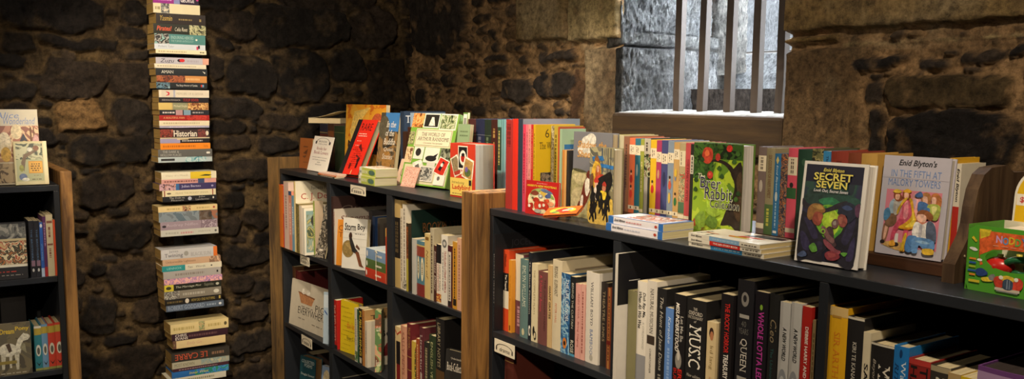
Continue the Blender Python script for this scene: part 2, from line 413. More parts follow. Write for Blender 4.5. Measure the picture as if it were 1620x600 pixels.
    if dr.any() and tint:
        alt = np.array(lin('b3a282')[:3]); k = (np.clip(fbm(U, V, 3.2, seed+120, 5, .6)*3.2+.25, 0, 1)*dr*.55)[..., None]; col = col*(1-k)+alt*k
        k2 = (np.clip(fbm(U*1.4+V*.6, V, 7, seed+130, 5, .65)*4-.3, 0, 1)*dr*.6)[..., None]; col = col*(1-k2)+np.array(lin('46382a')[:3])*k2
    pts = pos(U.ravel(), V.ravel(), H.ravel()); ny, nx = n
    ids = np.arange(ny*nx).reshape(ny, nx); q = np.stack([ids[:-1, :-1], ids[:-1, 1:], ids[1:, 1:], ids[1:, :-1]], -1).reshape(-1, 4)
    if hole is not None:
        c = np.stack([(U[:-1, :-1]+U[1:, 1:]).ravel()/2, (V[:-1, :-1]+V[1:, 1:]).ravel()/2], -1)
        q = q[~((c[:, 0] > hole[0]) & (c[:, 0] < hole[2]) & (c[:, 1] > hole[1]) & (c[:, 1] < hole[3]))]
    me = bpy.data.meshes.new(name); me.from_pydata(pts.tolist(), [], q.tolist()); me.update()
    ca = me.color_attributes.new('Col', 'FLOAT_COLOR', 'POINT'); ca.data.foreach_set('color', np.concatenate([np.clip(col.reshape(-1, 3), .003, 1), np.ones((ny*nx, 1))], 1).ravel().astype(np.float32))
    me.polygons.foreach_set('use_smooth', [True]*len(me.polygons)); me.materials.append(material)
    o = bpy.data.objects.new(name, me); ALL.append(o)
    if parent is not None: o.parent = parent
    if kind: o['kind'] = kind
    return o

YB, XE = 2.35, -4.35
def bk(x0, y0, x1, y1, c, b=.02):        # stone on the back wall from picture measures
    p = onY(x0, y1, YB); q = onY(x1, y0, YB); return (p[0], p[2], q[0], q[2], c, b)
def en(x0, y0, x1, y1, c, b=.02):        # stone on the end wall
    p = onX(x0, y1, XE); q = onX(x1, y0, XE); return (p[1], p[2], q[1], q[2], c, b)
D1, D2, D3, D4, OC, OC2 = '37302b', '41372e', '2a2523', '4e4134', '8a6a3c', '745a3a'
rubble = stone_mat('rubble_stone', 32, .7)
E1, E2, E3 = '2b2520', '332a22', '221d1a'
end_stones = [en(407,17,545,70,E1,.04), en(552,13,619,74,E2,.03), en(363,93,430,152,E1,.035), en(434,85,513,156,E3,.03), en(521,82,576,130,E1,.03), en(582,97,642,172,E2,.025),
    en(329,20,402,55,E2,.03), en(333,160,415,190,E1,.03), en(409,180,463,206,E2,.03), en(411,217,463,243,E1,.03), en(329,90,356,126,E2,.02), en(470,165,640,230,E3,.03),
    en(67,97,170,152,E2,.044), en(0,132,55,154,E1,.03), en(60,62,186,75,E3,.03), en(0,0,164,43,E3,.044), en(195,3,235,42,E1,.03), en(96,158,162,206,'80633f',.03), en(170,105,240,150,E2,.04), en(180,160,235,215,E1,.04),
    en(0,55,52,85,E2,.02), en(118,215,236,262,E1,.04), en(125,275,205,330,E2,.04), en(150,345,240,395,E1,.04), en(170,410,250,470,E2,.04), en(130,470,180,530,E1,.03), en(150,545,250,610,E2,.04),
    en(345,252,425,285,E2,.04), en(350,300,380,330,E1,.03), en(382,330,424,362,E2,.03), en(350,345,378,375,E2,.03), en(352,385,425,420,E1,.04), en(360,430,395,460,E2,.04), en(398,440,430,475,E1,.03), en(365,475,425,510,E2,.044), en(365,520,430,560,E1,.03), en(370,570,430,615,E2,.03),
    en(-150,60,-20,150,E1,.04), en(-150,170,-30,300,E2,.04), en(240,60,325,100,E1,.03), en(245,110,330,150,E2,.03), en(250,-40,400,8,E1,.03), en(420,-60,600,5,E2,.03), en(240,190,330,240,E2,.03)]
back_stones = [bk(650,-60,738,86,D1,.045), bk(767,88,808,102,D1), bk(738,92,763,108,D2), bk(768,107,806,125,D2), bk(800,127,846,160,D1,.035), bk(851,117,912,151,D3,.03), bk(854,79,912,98,D1), bk(823,88,839,100,D2,.015), bk(904,100,920,110,D2,.015),
    bk(743,133,764,150,D1,.02), bk(700,115,725,137,D1,.02), bk(675,124,696,134,D2,.02), bk(662,142,676,164,D1,.02), bk(662,112,680,124,D2), bk(776,-20,812,9,D1,.02), bk(748,24,776,40,D2,.02), bk(908,110,928,200,'4a3626',.012), bk(700,96,732,108,D2,.02),
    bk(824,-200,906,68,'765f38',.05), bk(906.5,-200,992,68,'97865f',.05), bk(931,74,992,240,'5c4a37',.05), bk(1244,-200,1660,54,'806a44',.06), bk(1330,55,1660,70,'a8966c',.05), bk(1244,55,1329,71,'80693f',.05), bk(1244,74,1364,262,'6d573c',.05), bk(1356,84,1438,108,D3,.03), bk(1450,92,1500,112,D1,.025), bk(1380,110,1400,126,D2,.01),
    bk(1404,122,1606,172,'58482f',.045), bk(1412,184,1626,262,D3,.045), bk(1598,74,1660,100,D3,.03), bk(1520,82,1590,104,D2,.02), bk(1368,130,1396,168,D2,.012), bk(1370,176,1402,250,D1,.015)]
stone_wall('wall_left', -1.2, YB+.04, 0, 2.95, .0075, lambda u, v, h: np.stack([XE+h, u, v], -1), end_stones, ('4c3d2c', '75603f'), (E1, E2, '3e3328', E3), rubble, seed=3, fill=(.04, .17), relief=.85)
XL = onY(985, 100, YB)[0]; XR = onY(1250, 100, YB)[0]
ZS = onY(1110, 181.5, YB-.03)[2]; ZB = onY(1110, 226, YB-.03)[2]
stone_wall('wall_back', XE-.04, .35, .7, 2.95, .0062, lambda u, v, h: np.stack([u, YB-h, v], -1), back_stones, ('7c6346', 'a0805a'), (D1, D2, D4, '6a563e', '7d6446'), rubble, seed=8, relief=.62, hole=(XL, ZB, XR, 2.86), fill=(.02, .07))
# plain parts of the cellar behind the viewer: floor, ceiling, two more walls
plaster = mat('5a4a38', .9, .2); flag = mat('4a4238', .8, .3)
b = MB(); b.box((XE-.3, -3.2, -.12), (3.2, YB+.3, 0), flag); tag(b.build('floor'), kind='structure')
b = MB(); b.box((XE-.3, -3.2, 2.92), (3.2, YB+.02, 3.04), plaster); tag(b.build('ceiling'), kind='structure')
b = MB(); b.box((3, -3.2, 0), (3.15, YB+.3, 2.92), plaster); tag(b.build('wall_right'), kind='structure')
b = MB(); b.box((XE-.3, -3.2, 0), (3.15, -3.05, 2.92), plaster); tag(b.build('wall_front'), kind='structure')
b = MB(); b.box((.3, YB, 0), (3.1, YB+.3, 2.92), plaster); b.box((XE-.3, YB+.06, 0), (.3, YB+.3, .75), plaster); b.box((XE-.3, YB+.06, .75), (XL-.07, YB+.3, 2.92), plaster); b.box((XR+.05, YB+.06, .75), (.3, YB+.3, 2.92), plaster); b.box((XL-.03,YB+.06,.75),(XR+.03,YB+.3,ZB-.02),plaster)
tag(b.build('trim_1'), kind='structure')
b = MB(); b.box((XE-.3, -3.2, 0), (XE-.07, YB+.3, 2.92), plaster); tag(b.build('trim_2'), kind='structure')

# ------------------------------------------------------------------ the barred window
win = empty('window_1', ((XL+XR)/2, YB, ZS)); tag(win, kind='structure')
WI = Tr(-(XL+XR)/2, -YB, -ZS)
def wchild(o):
    o.parent = win; o.matrix_parent_inverse = Matrix(WI); o['kind'] = 'structure'; return o
pale = stone_mat('tooled_pale_stone', 80, 2.2, .9, (1, 1, .4), .85)
palecols = ('b4b2ac', 'a5a49f', 'c0bdb6')
YO = YB+.66
def rv(x0, y0, x1, y1, c, bb=.01):
    p = onX(x0, y1, XL); q = onX(x1, y0, XL); return (p[1], p[2], q[1], q[2], c, bb)
wchild(stone_wall('reveal', YB-.03, YO, ZB-.05, 2.95, .006, lambda u, v, hh: np.stack([XL+hh-.058, u, v], -1), [rv(980,-300,1142,52,'d8dadc',.05), rv(980,58,1142,72,'dcdcda',.055), rv(980,80,1142,200,'dadada',.05), rv(1151,-300,1200,118,'d8d4cc',.085), rv(1149,120,1180,190,'c8c6c0',.06), rv(1143,-300,1150,190,'4c4036',.02)], ('b0aca6', 'c0bcb6'), ('c8c6c0',), pale, seed=21, fill=(.015, .03), nfill=60, gap=.002, warp=.010, rough=1.0, tint=False, streak=.022))
b = MB(); b.box((XR+.02, YB+.045, ZB-.05), (XR+.25, YO+.2, 2.95), mat('8d8b86', .9, .3)); wchild(b.build('reveal'))
beamw = wood('sill_timber', '2c2118', '43331f', 0, 6, .8, .4)
b = MB(); b.bevel_box((XL-.02, YB-.035, ZB-.04), (XR+.01, YB+.2, ZS), beamw, .012); wchild(b.build('sill_beam'))
iron = mat('4a3f38', .7, .3)
for x in (1075, 1113.5, 1156, 1199, 1238):
    p = onY(x, 100, YB+.13); b = MB(); rb = random.Random(x)
    hw = .0155; V = []; Fq = []; zs = np.linspace(ZS-.02, 2.95, 12)
    for i, z in enumerate(zs):
        dx, dy = rb.uniform(-.0015, .0015), rb.uniform(-.0015, .0015)
        V += [(p[0]+dx+sx*hw, YB+.13+dy+sy*hw*.8, z) for sx, sy in ((-1, -1), (1, -1), (1, 1), (-1, 1))]
        if i: Fq += [(4*i-4+k, 4*i-4+(k+1) % 4, 4*i+(k+1) % 4, 4*i+k) for k in range(4)]
    Fq += [(3, 2, 1, 0), tuple(4*11+k for k in range(4))]
    b.add(V, Fq, iron); wchild(b.build('iron_bar'))
# dusty pale lip added behind the timber, raised so a daylit fringe shows
b = MB(); n = 60; rb = random.Random(4); V = []; Fq = []
for i in range(n+1):
    x = XL+(XR-XL)*i/n; z0 = ZS+rb.uniform(.0, .005)
    V += [(x, YB-.02, ZS-.002), (x, YB+.0+rb.uniform(-.01, .01), z0+.001), (x, YB+.21, ZS+.011+rb.uniform(-.002, .003)), (x, YB+.42, ZS+.0)]
    if i: Fq += [(4*i-4+k, 4*i-3+k, 4*i+1+k, 4*i+k) for k in range(3)]
b.add(V, Fq, mat('77756f', .9, .3)); wchild(b.build('added_sill_lip'))
# stones outside the bars
def flatstone(name, x0, y0, x1, y1, Y, depth, col, seed, mt=None, tilt=0, ru=.01):
    p = onY(x0, y1, Y); q = onY(x1, y0, Y); m = mt or pale
    c = [(p[0], p[2], q[0], q[2], col, ru)]
    return wchild(stone_wall(name, p[0], q[0], p[2], q[2], .008, lambda u, v, hh: np.stack([u, Y-hh+(v-p[2])*tilt, v], -1), [(p[0]-.05, p[2]-.05, q[0]+.05, q[2]+.05, col, ru)], (col, col), (col,), m, seed=seed, nfill=1, warp=.004, rough=.5, streak=.008))
flatstone('sill_stone', 1096, 141, 1300, 200, YB+.40, .2, '453d37', 31)
flatstone('outer_sill_stone', 1060, 78, 1330, 150, YB+.60, .2, 'a0a2a4', 33, tilt=.9)
b = MB(); p = onY(1180, 86, YB+.95); q = onY(1330, 75, YB+.95); b.bevel_box((p[0], YB+.93, p[2]), (q[0], YB+1.2, q[2]), mat('2e2b28', .9, .3), .01); wchild(b.build('ledge_stone'))
flatstone('courtyard_wall', 900, -130, 1500, 150, YB+2.1, .2, '545658', 35)

# ------------------------------------------------------------------ bookcases
ZT, YF, YK = 1.12, 1.5073, 1.93
Z2L, Z2R, Z3, ZK = 1.45-.690, 1.45-.709, 1.45-1.056, .06
BT = .021
paint = mat('23262b', .4, .2); inner = mat('141518', .5, .2)
oldw = wood('reclaimed_timber', '54391f', 'a5773f', 2, 5); oldg = wood('weathered_timber', '3c2e1c', '76592f', 2, 6)
def bookcase(name, label, x0, x1, divs, shelves, panels):
    root = empty(name, ((x0+x1)/2, YF, 0)); tag(root, label, 'bookcase', 'dark painted bookcases with timber ends')
    off = Vector(((x0+x1)/2, YF, 0))
    def part(nm, a, b_, m, r=.0015):
        b = MB(); b.bevel_box(Vector(a)-off, Vector(b_)-off, m, r); return b.build(nm, root)
    part('top_board', (x0, YF, ZT-BT), (x1, YK, ZT), paint)
    for z in shelves: part('shelf', (x0+.0205, YF+.002, z-BT), (x1-.0205, YK-.011, z), paint)
    for s in (x0, x1-.02): part('side_board', (s, YF+.001, 0), (s+.02, YK, ZT-BT), paint)
    zz = [ZT-BT]+[s for s in shelves]
    lev = [(shelves[i], (ZT if i == 0 else shelves[i-1])-BT) for i in range(len(shelves))]
    for a, c in divs:
        for lo, hi in lev: part('divider', (a, YF+.001, lo+.0002), (c, YK-.012, hi-.0002), paint)
    part('back_panel', (x0+.0205, YK-.010, .0), (x1-.0205, YK, ZT-BT), inner, .0005)
    part('kickboard', (x0+.0205, YF+.03, 0), (x1-.0205, YF+.05, ZK-BT), inner)
    for a, c, y, zt, m in panels: part('end_panel', (a, y, 0), (c, YK, zt), m, .003)
    return root
def fx(px, y=420, Y=YF): return onY(px, y, Y)[0]
LX0 = fx(443, 300)-.0; YP = 1.452
a0 = onY(423.8, 300, YP)[0]
XM1 = onY(730, 330, YP)[0]; XM2 = onY(742.2, 330, YP)[0]; XM3 = onY(743, 330, YP)[0]; XM4 = onY(755, 330, YP+.01)[0]
XQ = -2.288
bookcase('bookcase', 'dark bookcase with timber ends against the end wall, small bookshop sign on top', LX0, XM1-.001, [(fx(517, 350), fx(522.6, 350)), (fx(611.5), fx(620))], (Z2L, Z3, ZK), [(a0, LX0-.001, YP, 1.174, oldg), (XM1, XM2, YP, 1.170, oldw)])
bookcase('bookcase', 'long dark bookcase below the barred window, book rack and green toy box on top', XQ+.0005, -.25, [(fx(968, 450), fx(980, 450)), (fx(1293, 500), fx(1308, 500)), (-.62, -.6)], (Z2R, Z3, ZK), [(XM3, XQ-.0005, YP+.008, 1.168, oldw)])

# unit on the left, facing across the room
XS = -3.70; YS1 = onX(92, 300, XS)[1]
def leftunit():
    y0, y1 = -.55, YS1+.004; zt = onX(60, 294, XS)[2]; zs = [onX(60, 440.5, XS+.01)[2], onX(60, 590, XS+.01)[2], .06]
    root = empty('bookcase', (XS, (y0+y1)/2, 0)); tag(root, 'dark bookcase with timber end standing left of the book tower', 'bookcase', 'dark painted bookcases with timber ends')
    off = Vector((XS, (y0+y1)/2, 0)); xb = XE+.1
    def part(nm, a, b_, m, r=.0015):
        b = MB(); b.bevel_box(Vector(a)-off, Vector(b_)-off, m, r); return b.build(nm, root)
    part('top_board', (xb, y0, zt-.022), (XS, y1, zt), paint)
    for z in zs: part('shelf', (xb+.0105, y0+.0205, z-.022), (XS-.002, y1-.0205, z), paint)
    for s in (y0, y1-.02): part('side_board', (xb, s, 0), (XS-.001, s+.02, zt-.0222), paint)
    part('back_panel', (xb, y0+.0205, 0), (xb+.01, y1-.0205, zt-.0222), inner, .0005)
    p = onX(99, 300, XS+.03); q = onX(115, 300, XS+.03)
    part('end_panel', (xb, y1+.0008, 0), (XS+.03, y1+.04, onX(105, 271, XS+.03)[2]), oldw, .004)
    return zt, zs
LZT, LZS = leftunit()

# small shelf-edge cards
def card(x0, y0, x1, y1, txt, label):
    p = onY(x0, y1, YF-.002); q = onY(x1, y0+(x1-x0)*.25, YF-.002); w = q[0]-p[0]; hgt = onY(x0, y0, YF-.002)[2]-p[2]
    b = MB(); b.box((0, -.0012, 0), (w, 0, hgt), mat('e6dcc4', .5, .05)); ink = mat('2a2420', .6, 0)
    n = 10
    for k in range(n):
        t0, t1 = math.pi*k/n, math.pi*(k+1)/n
        f = lambda t, rr: (w*(.5-.42*rr*math.cos(t)), -.0016, hgt*(.42+.36*rr*math.sin(t)))
        b.add([f(t0, 1), f(t1, 1), f(t1, .9), f(t0, .9)], [(0, 1, 2, 3)], ink)
    for xx in (.08, .86): b.add([(w*xx, -.0016, hgt*.2), (w*(xx+.06), -.0016, hgt*.2), (w*(xx+.06), -.0016, hgt*.46), (w*xx, -.0016, hgt*.46)], [(0, 1, 2, 3)], ink)
    if txt:
        v, f = text_mesh(txt, 'i'); b.add([(w*(.26+.5*u), -.0016, hgt*(.2+.3*t)) for u, t in v], f, ink)
    else:
        for r_ in (.2, .34):
            for k in range(4): b.add([(w*(.24+k*.13), -.0016, hgt*r_), (w*(.34+k*.13), -.0016, hgt*r_), (w*(.34+k*.13), -.0016, hgt*(r_+.08)), (w*(.24+k*.13), -.0016, hgt*(r_+.08))], [(0, 1, 2, 3)], ink)
    o = b.build('shelf_label'); o.location = (p[0], YF-.0004, p[2]); tag(o, label, 'label', 'white cards on the shelf edges')
card(554.5, 292, 578, 306, '', 'small white card on the top edge of the bookcase, below the red leaning book')
card(475, 403, 489, 417, '', 'small white card hanging on the middle shelf edge, below the painting-cover book')
card(477, 529, 493, 544, '', 'small white card on a shelf edge, below the landscape picture book with a tub')
card(782, 535, 814, 556, 'drama', 'white card lettered drama on the shelf edge')
# ------------------------------------------------------------------ far bookcase, standing books
BLK, WHT, CRM = '1c1b1d', 'e9e2d2', 'e6d7b4'
G1 = 'books in the far bookcase'
L = 'in far bookcase, upper left compartment'
P = YF+.012
row(Z2L, YF-.018, [
 (440.6, 292, 'b', 'c8281e', 'red picture book with orange spine edge,', [band(0, 1, 'd9762a'), fr('8e1c28', .0, 0, .5, .55)], {'xr': 447, 'sp': 'd9762a'}),
 (448, 287, 'p', 'dcc0b2', 'pale pink tall book', [tk('a8867a', .3, .8)], {'xr': 455.5}),
 (455.9, 302, 'p', 'd98f76', 'salmon spined paperback with blue sliver', [tk('f0d8c8', .25, .8), band(.93, 1, '35507a')], {}),
 (460.8, 309, 'p', '6f9bb4', 'light blue spined thin paperback', [tk('e0e8ea', .3, .8)], {}),
 (464, 287, 'h', 'd9d2bc', 'tall cream book with red lettered cover,', [ft('C. J. De', 'a02a20', .12, .72, .68, .83, 's'), ft('Favourite Poems', '3a3430', .34, .88, .80, .93, 's')], {'sp': 'e0c98c', 'xr': 467, 'D': .22}),
 (467.5, 322, 'p', '75683c', 'olive mottled spined book', [spic(0, 1, ['5a5130', '8a7c4a', '453e28'])], {'xr': 472}),
 (473, 325, 'p', 'd8ccb8', 'plain off-white book', [], {'xr': 477}),
 (477.5, 329, 'p', 'e2dccb', 'white framed painting-cover book', [fr('7f9a98', .08, .06, .95, .94), fn(['4d5844', 'b0a468', '767f60', '8a9a92', 'bdb490'], .12, .09, .92, .86, 22), fe('3a3a38', .3, .62, .55, .84)], {'xr': 481, 'D': .10}),
 (495, 318, 'p', 'b8a48a', 'green spined book', [tk('e0e2b0', .3, .8)], {'sp': '8aa03a', 'xr': 497.5, 'Y': YF+.022, 'D': .04}),
], L, G1, 518)
face(Z2L, YF+.002, 498, 513.5, 405, 325, 16, .008, 'p', '4a4238', 'grey sketch-cover book leaning by divider '+L, [fn(['1c1a18', '8a8274', '38332c', 'b8ae98'], 0, 0, 1, 1, 26), fr('d8d0c0', .3, .13, .65, .17)], G1, lean=16)
L = 'in far bookcase, upper middle compartment'
row(Z2L, YF+.004, [
 (523.2, 311, 'h', '3a2622', 'tall dark brown book with faint cover title', [ft('Queens', '7d6e66', .12, .76, .85, .87, 'i')], {'D': .3, 'xr': 527}),
 (527.5, 331, 'p', 'c9bfb0', 'greyish white book with script cover title', [ft('Shoemaker', '6a3430', .1, .78, .9, .88, 'i'), tk('c83a30', .7, .95)], {'D': .24, 'xr': 529.3}),
], L, G1, 611.5)
face(Z2L, YF+.006, 531.6, 556, 418, 347, 24, .012, 'p', 'd98c2e', 'orange paperback behind the white boy-title book '+L, [ft('C', '8a4a1c', .1, .76, .38, .88), ft('T', '8a4a1c', .1, .62, .38, .73)], G1, lean=4)
face(Z2L, YF-.002, 540, 578, 418, 344, 24, .02, 'p', 'd9d6cc', 'white paperback with seated figure and black title '+L, [ft('Storm', '1a1a1a', .07, .75, .53, .90, 'b'), ft('Boy', '1a1a1a', .60, .75, .92, .90, 'b'), fk('6a6a66', .5, .69, .9, .705)]+[fr('bfbcb2', 0, v, 1, v+.006) for v in (.3, .45, .6, .72)]+[
 fe('8a7444', -.0, .22, .5, .56), fp('a58c55', (.02, .5), (.3, .5), (.42, .36), (.2, .44)), fe('3a2418', .26, .58, .40, .72), fp('2a2826', (.27, .6), (.38, .62), (.55, .42), (.66, .36), (.62, .30), (.42, .34)), fp('7a4a2e', (.56, .34), (.66, .35), (.78, .12), (.84, .06), (.74, .07)), fp('6a3c24', (.6, .34), (.7, .35), (.86, .1), (.95, .05), (.84, .06)), fp('5a3a28', (.6, .5), (.74, .42), (.72, .38), (.56, .44))], G1, lean=5)
row(Z2L, YF+.13, [
 (583, 333, 'h', '3d3a3c', 'dark grey tall book at the back', [fr('7a6a5a', .1, .8, .9, .9)], {'D': .2, 'xr': 588}),
 (589, 342, 'p', '2f4a78', 'blue cover book with small figure', [fr('4a6aa0', .05, .1, .95, .9), fe('2a3a5a', .3, .3, .6, .6), fr('8a5a3a', .4, .1, .5, .32)], {'D': .2, 'xr': 593}),
 (597, 345, 'p', '6a6259', 'grey brown book behind the tied set', [fr('57504a', .1, .1, .9, .9)], {'D': .16, 'xr': 601}),
], L, G1, 611)
L3 = 'in far bookcase, upper right compartment'
row(Z2L, P, [
 (622, 315, 'h', 'b59a62', 'tan book with black label', [band(.34, .8, '1f1a16'), tk('8a744a', .4, .75)], {}),
 (633, 330, 'p', 'd2c6ae', 'narrow cream book', [tk('6a5a4a', .1, .9)], {}),
 (636.5, 323, 'p', 'd6cdbb', 'speckled white tall book', [tk('8a8074', .12, .95), spic(.02, .12, ['2a2826', 'c8c0b0'])], {'D': .25}),
 (642.5, 353, 'p', '3a3024', 'picture spined book, mustard below,', [band(0, .48, 'a89a3a'), spic(.48, .95, ['1c1814', '8a4a24', '5a3a20', 'b06a3a'])], {'xr': 649}),
 (650.5, 333, 'h', '16302a', 'large dark green book with brown cover capitals', [ft('BOOKPLATE', '8a5a30', .14, .72, .66, .84, 's'), ft('DESIGNS', '4a4030', .26, .58, .56, .66, 's')], {'Y': P+.012, 'D': .30, 'xr': 652}),
 (651.5, 377, 'p', 'b9b6ae', 'plain light grey book', [], {'Y': P-.004, 'xr': 658, 'D': .12}),
 (658.3, 380, 'h', '4f7886', 'teal and red book with two cream ovals', [band(.72, .9, '8a3a2a'), band(.0, .22, '7a2e2a'), band(.905, .93, 'c8a860'), oval(.30, .72, 'd9cfae', .1, .42), oval(.28, .71, 'd9cfae', .56, .88), tk('4a3a2a', .4, .62, .2, .3), tk('4a3a2a', .4, .62, .67, .77)], {}),
 (671.5, 369, 'p', 'cdb478', 'straw coloured book with script title', [d('Nest of ', '7a5a2a', .3, .75, .3, .7, 'i'), band(.9, .95, '7a5a2a', .2, .8)], {}),
 (680, 361, 'h', 'b0a68c', 'khaki cloth book with plain lettering', [tk('5a4a34', .1, .9)], {'D': .22, 'back': '9a5a2a'}),
 (686, 388, 'p', '4a2a22', 'dark brown book with white slanted title', [d('Intimate Diary', 'd8cfc0', .2, .9, .15, .8, 'i')], {}),
 (690.5, 386, 'p', 'e0d6c4', 'white book with black top and red lettering', [band(.68, 1, '1c1a1c'), d('CONFESSIONS', 'a82c28', .2, .66, .15, .5), d('HOUSE MAN', '4a4440', .22, .66, .6, .85), spic(.02, .16, ['1c1a1c', 'b0502a', 'd8b060'])], {}),
 (698, 371, 'p', 'e4dfd2', 'taller white book with grey emblem, red spine title', [oval(.82, .94, '6a6a66', .15, .85), oval(.85, .91, 'c8c4ba', .3, .7), d('TRAVELLING LITERARY AMERICA', 'a03028', .18, .78, .45, .8), tk('8a8480', .2, .75, .2, .32)], {}),
 (708.3, 388, 'p', '4e2226', 'maroon book with pale spine panel', [band(.02, .9, 'd2cabb', .12, .7), tk('4a4444', .12, .85, .3, .5), band(.02, .1, '2a2424', .12, .7)], {}),
 (716, 382, 'p', 'c99232', 'amber spined slim book', [tk('3a2a1a', .1, .9, .35, .6), band(.05, .15, '2a221a', .15, .85)], {}),
 (723.2, 376, 'p', 'd9a888', 'pink beige book against the timber post', [tk('a0705a', .15, .9)], {}),
], L3, G1, 730)
L4 = 'in far bookcase, middle left compartment'
row(Z3, YF+.045, [
 (462, 421, 'p', '5a3a22', 'brown spined book above the landscape book', [], {'xr': 466, 'D': .2}),
 (467, 428, 'h', '5e1f1e', 'dark red book behind the landscape picture book', [fr('4a1818', .05, .05, .95, .95)], {'xr': 472, 'D': .28}),
], L4, G1, 518)
face(Z3, YF+.008, 457, 517.5, 511, 440, 5, .009, 'b', 'cfc6b2', 'landscape cream picture book with tub drawing '+L4, [ft('PIGS', '2e2a26', .66, .46, .96, .60, 'l'), ft('EVERYWHERE', '2e2a26', .22, .30, .92, .45, 'l'), fp('b98258', (.20, .76), (.62, .72), (.56, .54), (.28, .54)), fp('8a5a3a', (.19, .77), (.63, .73), (.62, .70), (.2, .74)), fe('e6dfd0', .28, .74, .38, .86), fe('e6dfd0', .40, .74, .5, .85), fk('7a7068', .3, .47, .6, .485), fk('8a8074', .24, .2, .42, .215), fk('8a8074', .6, .16, .86, .175)], G1, lean=6, sp='8e2a22')
face(Z3, YF+.0, 510.8, 519, 537, 462, 30, .006, 'b', 'a9bccb', 'pale blue thin picture book '+L4, [fp('3a5a9a', (.2, .66), (.8, .58), (.8, .55), (.2, .62)), fr('c8d4dc', .1, .7, .9, .95)], G1, lean=3)
L5 = 'in far bookcase, middle compartment'
row(Z3, P, [
 (526, 473, 'p', 'b8241e', 'red spined paperback', [d('THE RED STORY', 'e8c0a8', .15, .9, .25, .7), band(.0, .08, '2a2424')], {'xr': 532.5, 'D': .12, 'pg': 'f0e6c0'}),
 ], L5, G1, 611)
face(Z3, YF+.018, 538, 566, 556, 474, 10, .022, 'h', 'dcc01e', 'bright yellow hardback facing out '+L5, [ft('the book', 'd8622a', .36, .48, 1.02, .60, 's'), fk('6a5a1a', .36, .42, .96, .43), ft('Robert C. Smith', '3a3020', .38, .26, 1.0, .33)]+[fk('b89e1a', .05+.1*(k % 3), .06+.09*k, .5+.1*(k % 3), .075+.09*k) for k in range(10)], G1, lean=2)
row(Z3, YF+.004, [
 (560.5, 487, 'p', 'd9d2c0', 'thin white spined book', [tk('8a7a5a', .3, .8), spic(.02, .2, ['d9d2c0', '3a6a3a', '8a8a4a'])], {}),
 (564.6, 489, 'p', '2e5a3c', 'narrow green spined book', [tk('a8b890', .3, .8)], {}),
 (567, 487, 'p', '1e1c18', 'black paperback with yellow title', [d('PUBLISHING', 'c8b23a', .15, .95, .2, .8, 'b'), band(.02, .12, 'c8c0a8', .2, .8)], {}),
 (572.6, 490, 'p', 'b08a58', 'tan book with orange spine', [d('THE PENCIL', '6a4a2a', .3, .9, .3, .7), ft('The', '4a3a2a', .12, .8, .5, .9, 's')], {'sp': 'b97a3c', 'xr': 576.4, 'D': .22, 'pg': 'e8d8a8'}),
 (577, 508, 'p', 'd8cdb8', 'short white book with red figure cover', [ft('Be', '3a3430', .35, .62, .7, .78, 's'), fp('7a2a2a', (.4, .2), (.75, .2), (.72, .4), (.6, .5), (.5, .4)), tk('8a8074', .3, .8)], {'xr': 580.5, 'D': .15}),
], L5, G1, 588)
face(Z3, YF+.0, 593, 603, 582, 491, 52, .045, 'p', '6d8a5a', 'thick green and russet face-out paperback '+L5, [fn(['6a4a34', 'a05a3c', '5a7a4a', 'a8b078', 'c89a78'], 0, 0, 1, 1, 16), ft('CLUB', 'e8e0c8', .2, .66, .9, .74), ft('Reader', 'e8e0c8', .15, .1, .95, .2, 'i')], G1, lean=3, pg='cdbf92')
row(Z3, YF+.2, [(545, 466, 'h', '2a241c', 'wide dark book at the back', [fr('1c1814', 0, 0, 1, 1)], {'xr': 590, 'D': .12})], L5, G1, 606)
L6 = 'in far bookcase, middle right compartment'
row(Z3, P, [
 (624, 515, 'p', 'd9bf8a', 'cream book with red zigzag, black label,', [band(.35, .75, '1c1616', .3, 1), band(0, .35, '7a1e1e', .35, 1), fk('a83a2a', 0, .9, 1, .95), ('S', 'p', 0, 0, 1, 1, 'a83a2a', ((0, .97), (.5, .88), (1, .95), (1, .92), (.5, .85), (0, .94)))], {'D': .14}),
 (633, 514, 'h', 'cf977a', 'salmon cloth book', [d('SALLY PEPYS', '8a4a3a', .2, .9, .3, .65, 's')], {}),
 (643, 511, 'h', '6a2228', 'large dark red gilt book', [d('THE ROYAL', 'b08a4a', .6, .95, .25, .7, 's'), band(.3, .31, 'b08a4a'), band(.5, .51, 'b08a4a')], {'D': .26}),
 (651, 539, 'p', 'd3b64c', 'short yellow book with dark picture edge', [spic(.0, .9, ['d3b64c', '3a4a2a', '8a3a2a'], 90, .7, 1)], {'D': .13}),
 (658, 535, 'p', 'a3502c', 'short rust orange book', [tk('d8b080', .2, .9)], {'D': .13}),
 (663, 517, 'h', '5c2a30', 'maroon book with white title', [d('Literature', 'd8c8c0', .3, .9, .2, .65, 's'), band(.2, .34, 'c0b0a4', .2, .6)], {'D': .24}),
 (670.5, 540, 'h', '2e2c28', 'short black gilt-lettered book', [tk('b0a078', .15, .9, .3, .7)], {'D': .14}),
 (678, 529, 'h', '2f3d28', 'dark green cloth book', [d('ENGLISH VERSE', 'b0b080', .2, .9, .3, .65)], {'D': .15}),
 (688.5, 502, 'h', '1e1c1c', 'tall black thick book', [d('LIBRARY NOTES', 'a89a78', .45, .95, .25, .6), band(.0, .42, '5a4228')], {'D': .2, 'xr': 702}),
], L6, G1, 727)
row(Z3, YF+.13, [(752, 506, 'h', '5a3c26', 'tall brown book in shadow', [], {'D': .2})], L6, G1, 771)
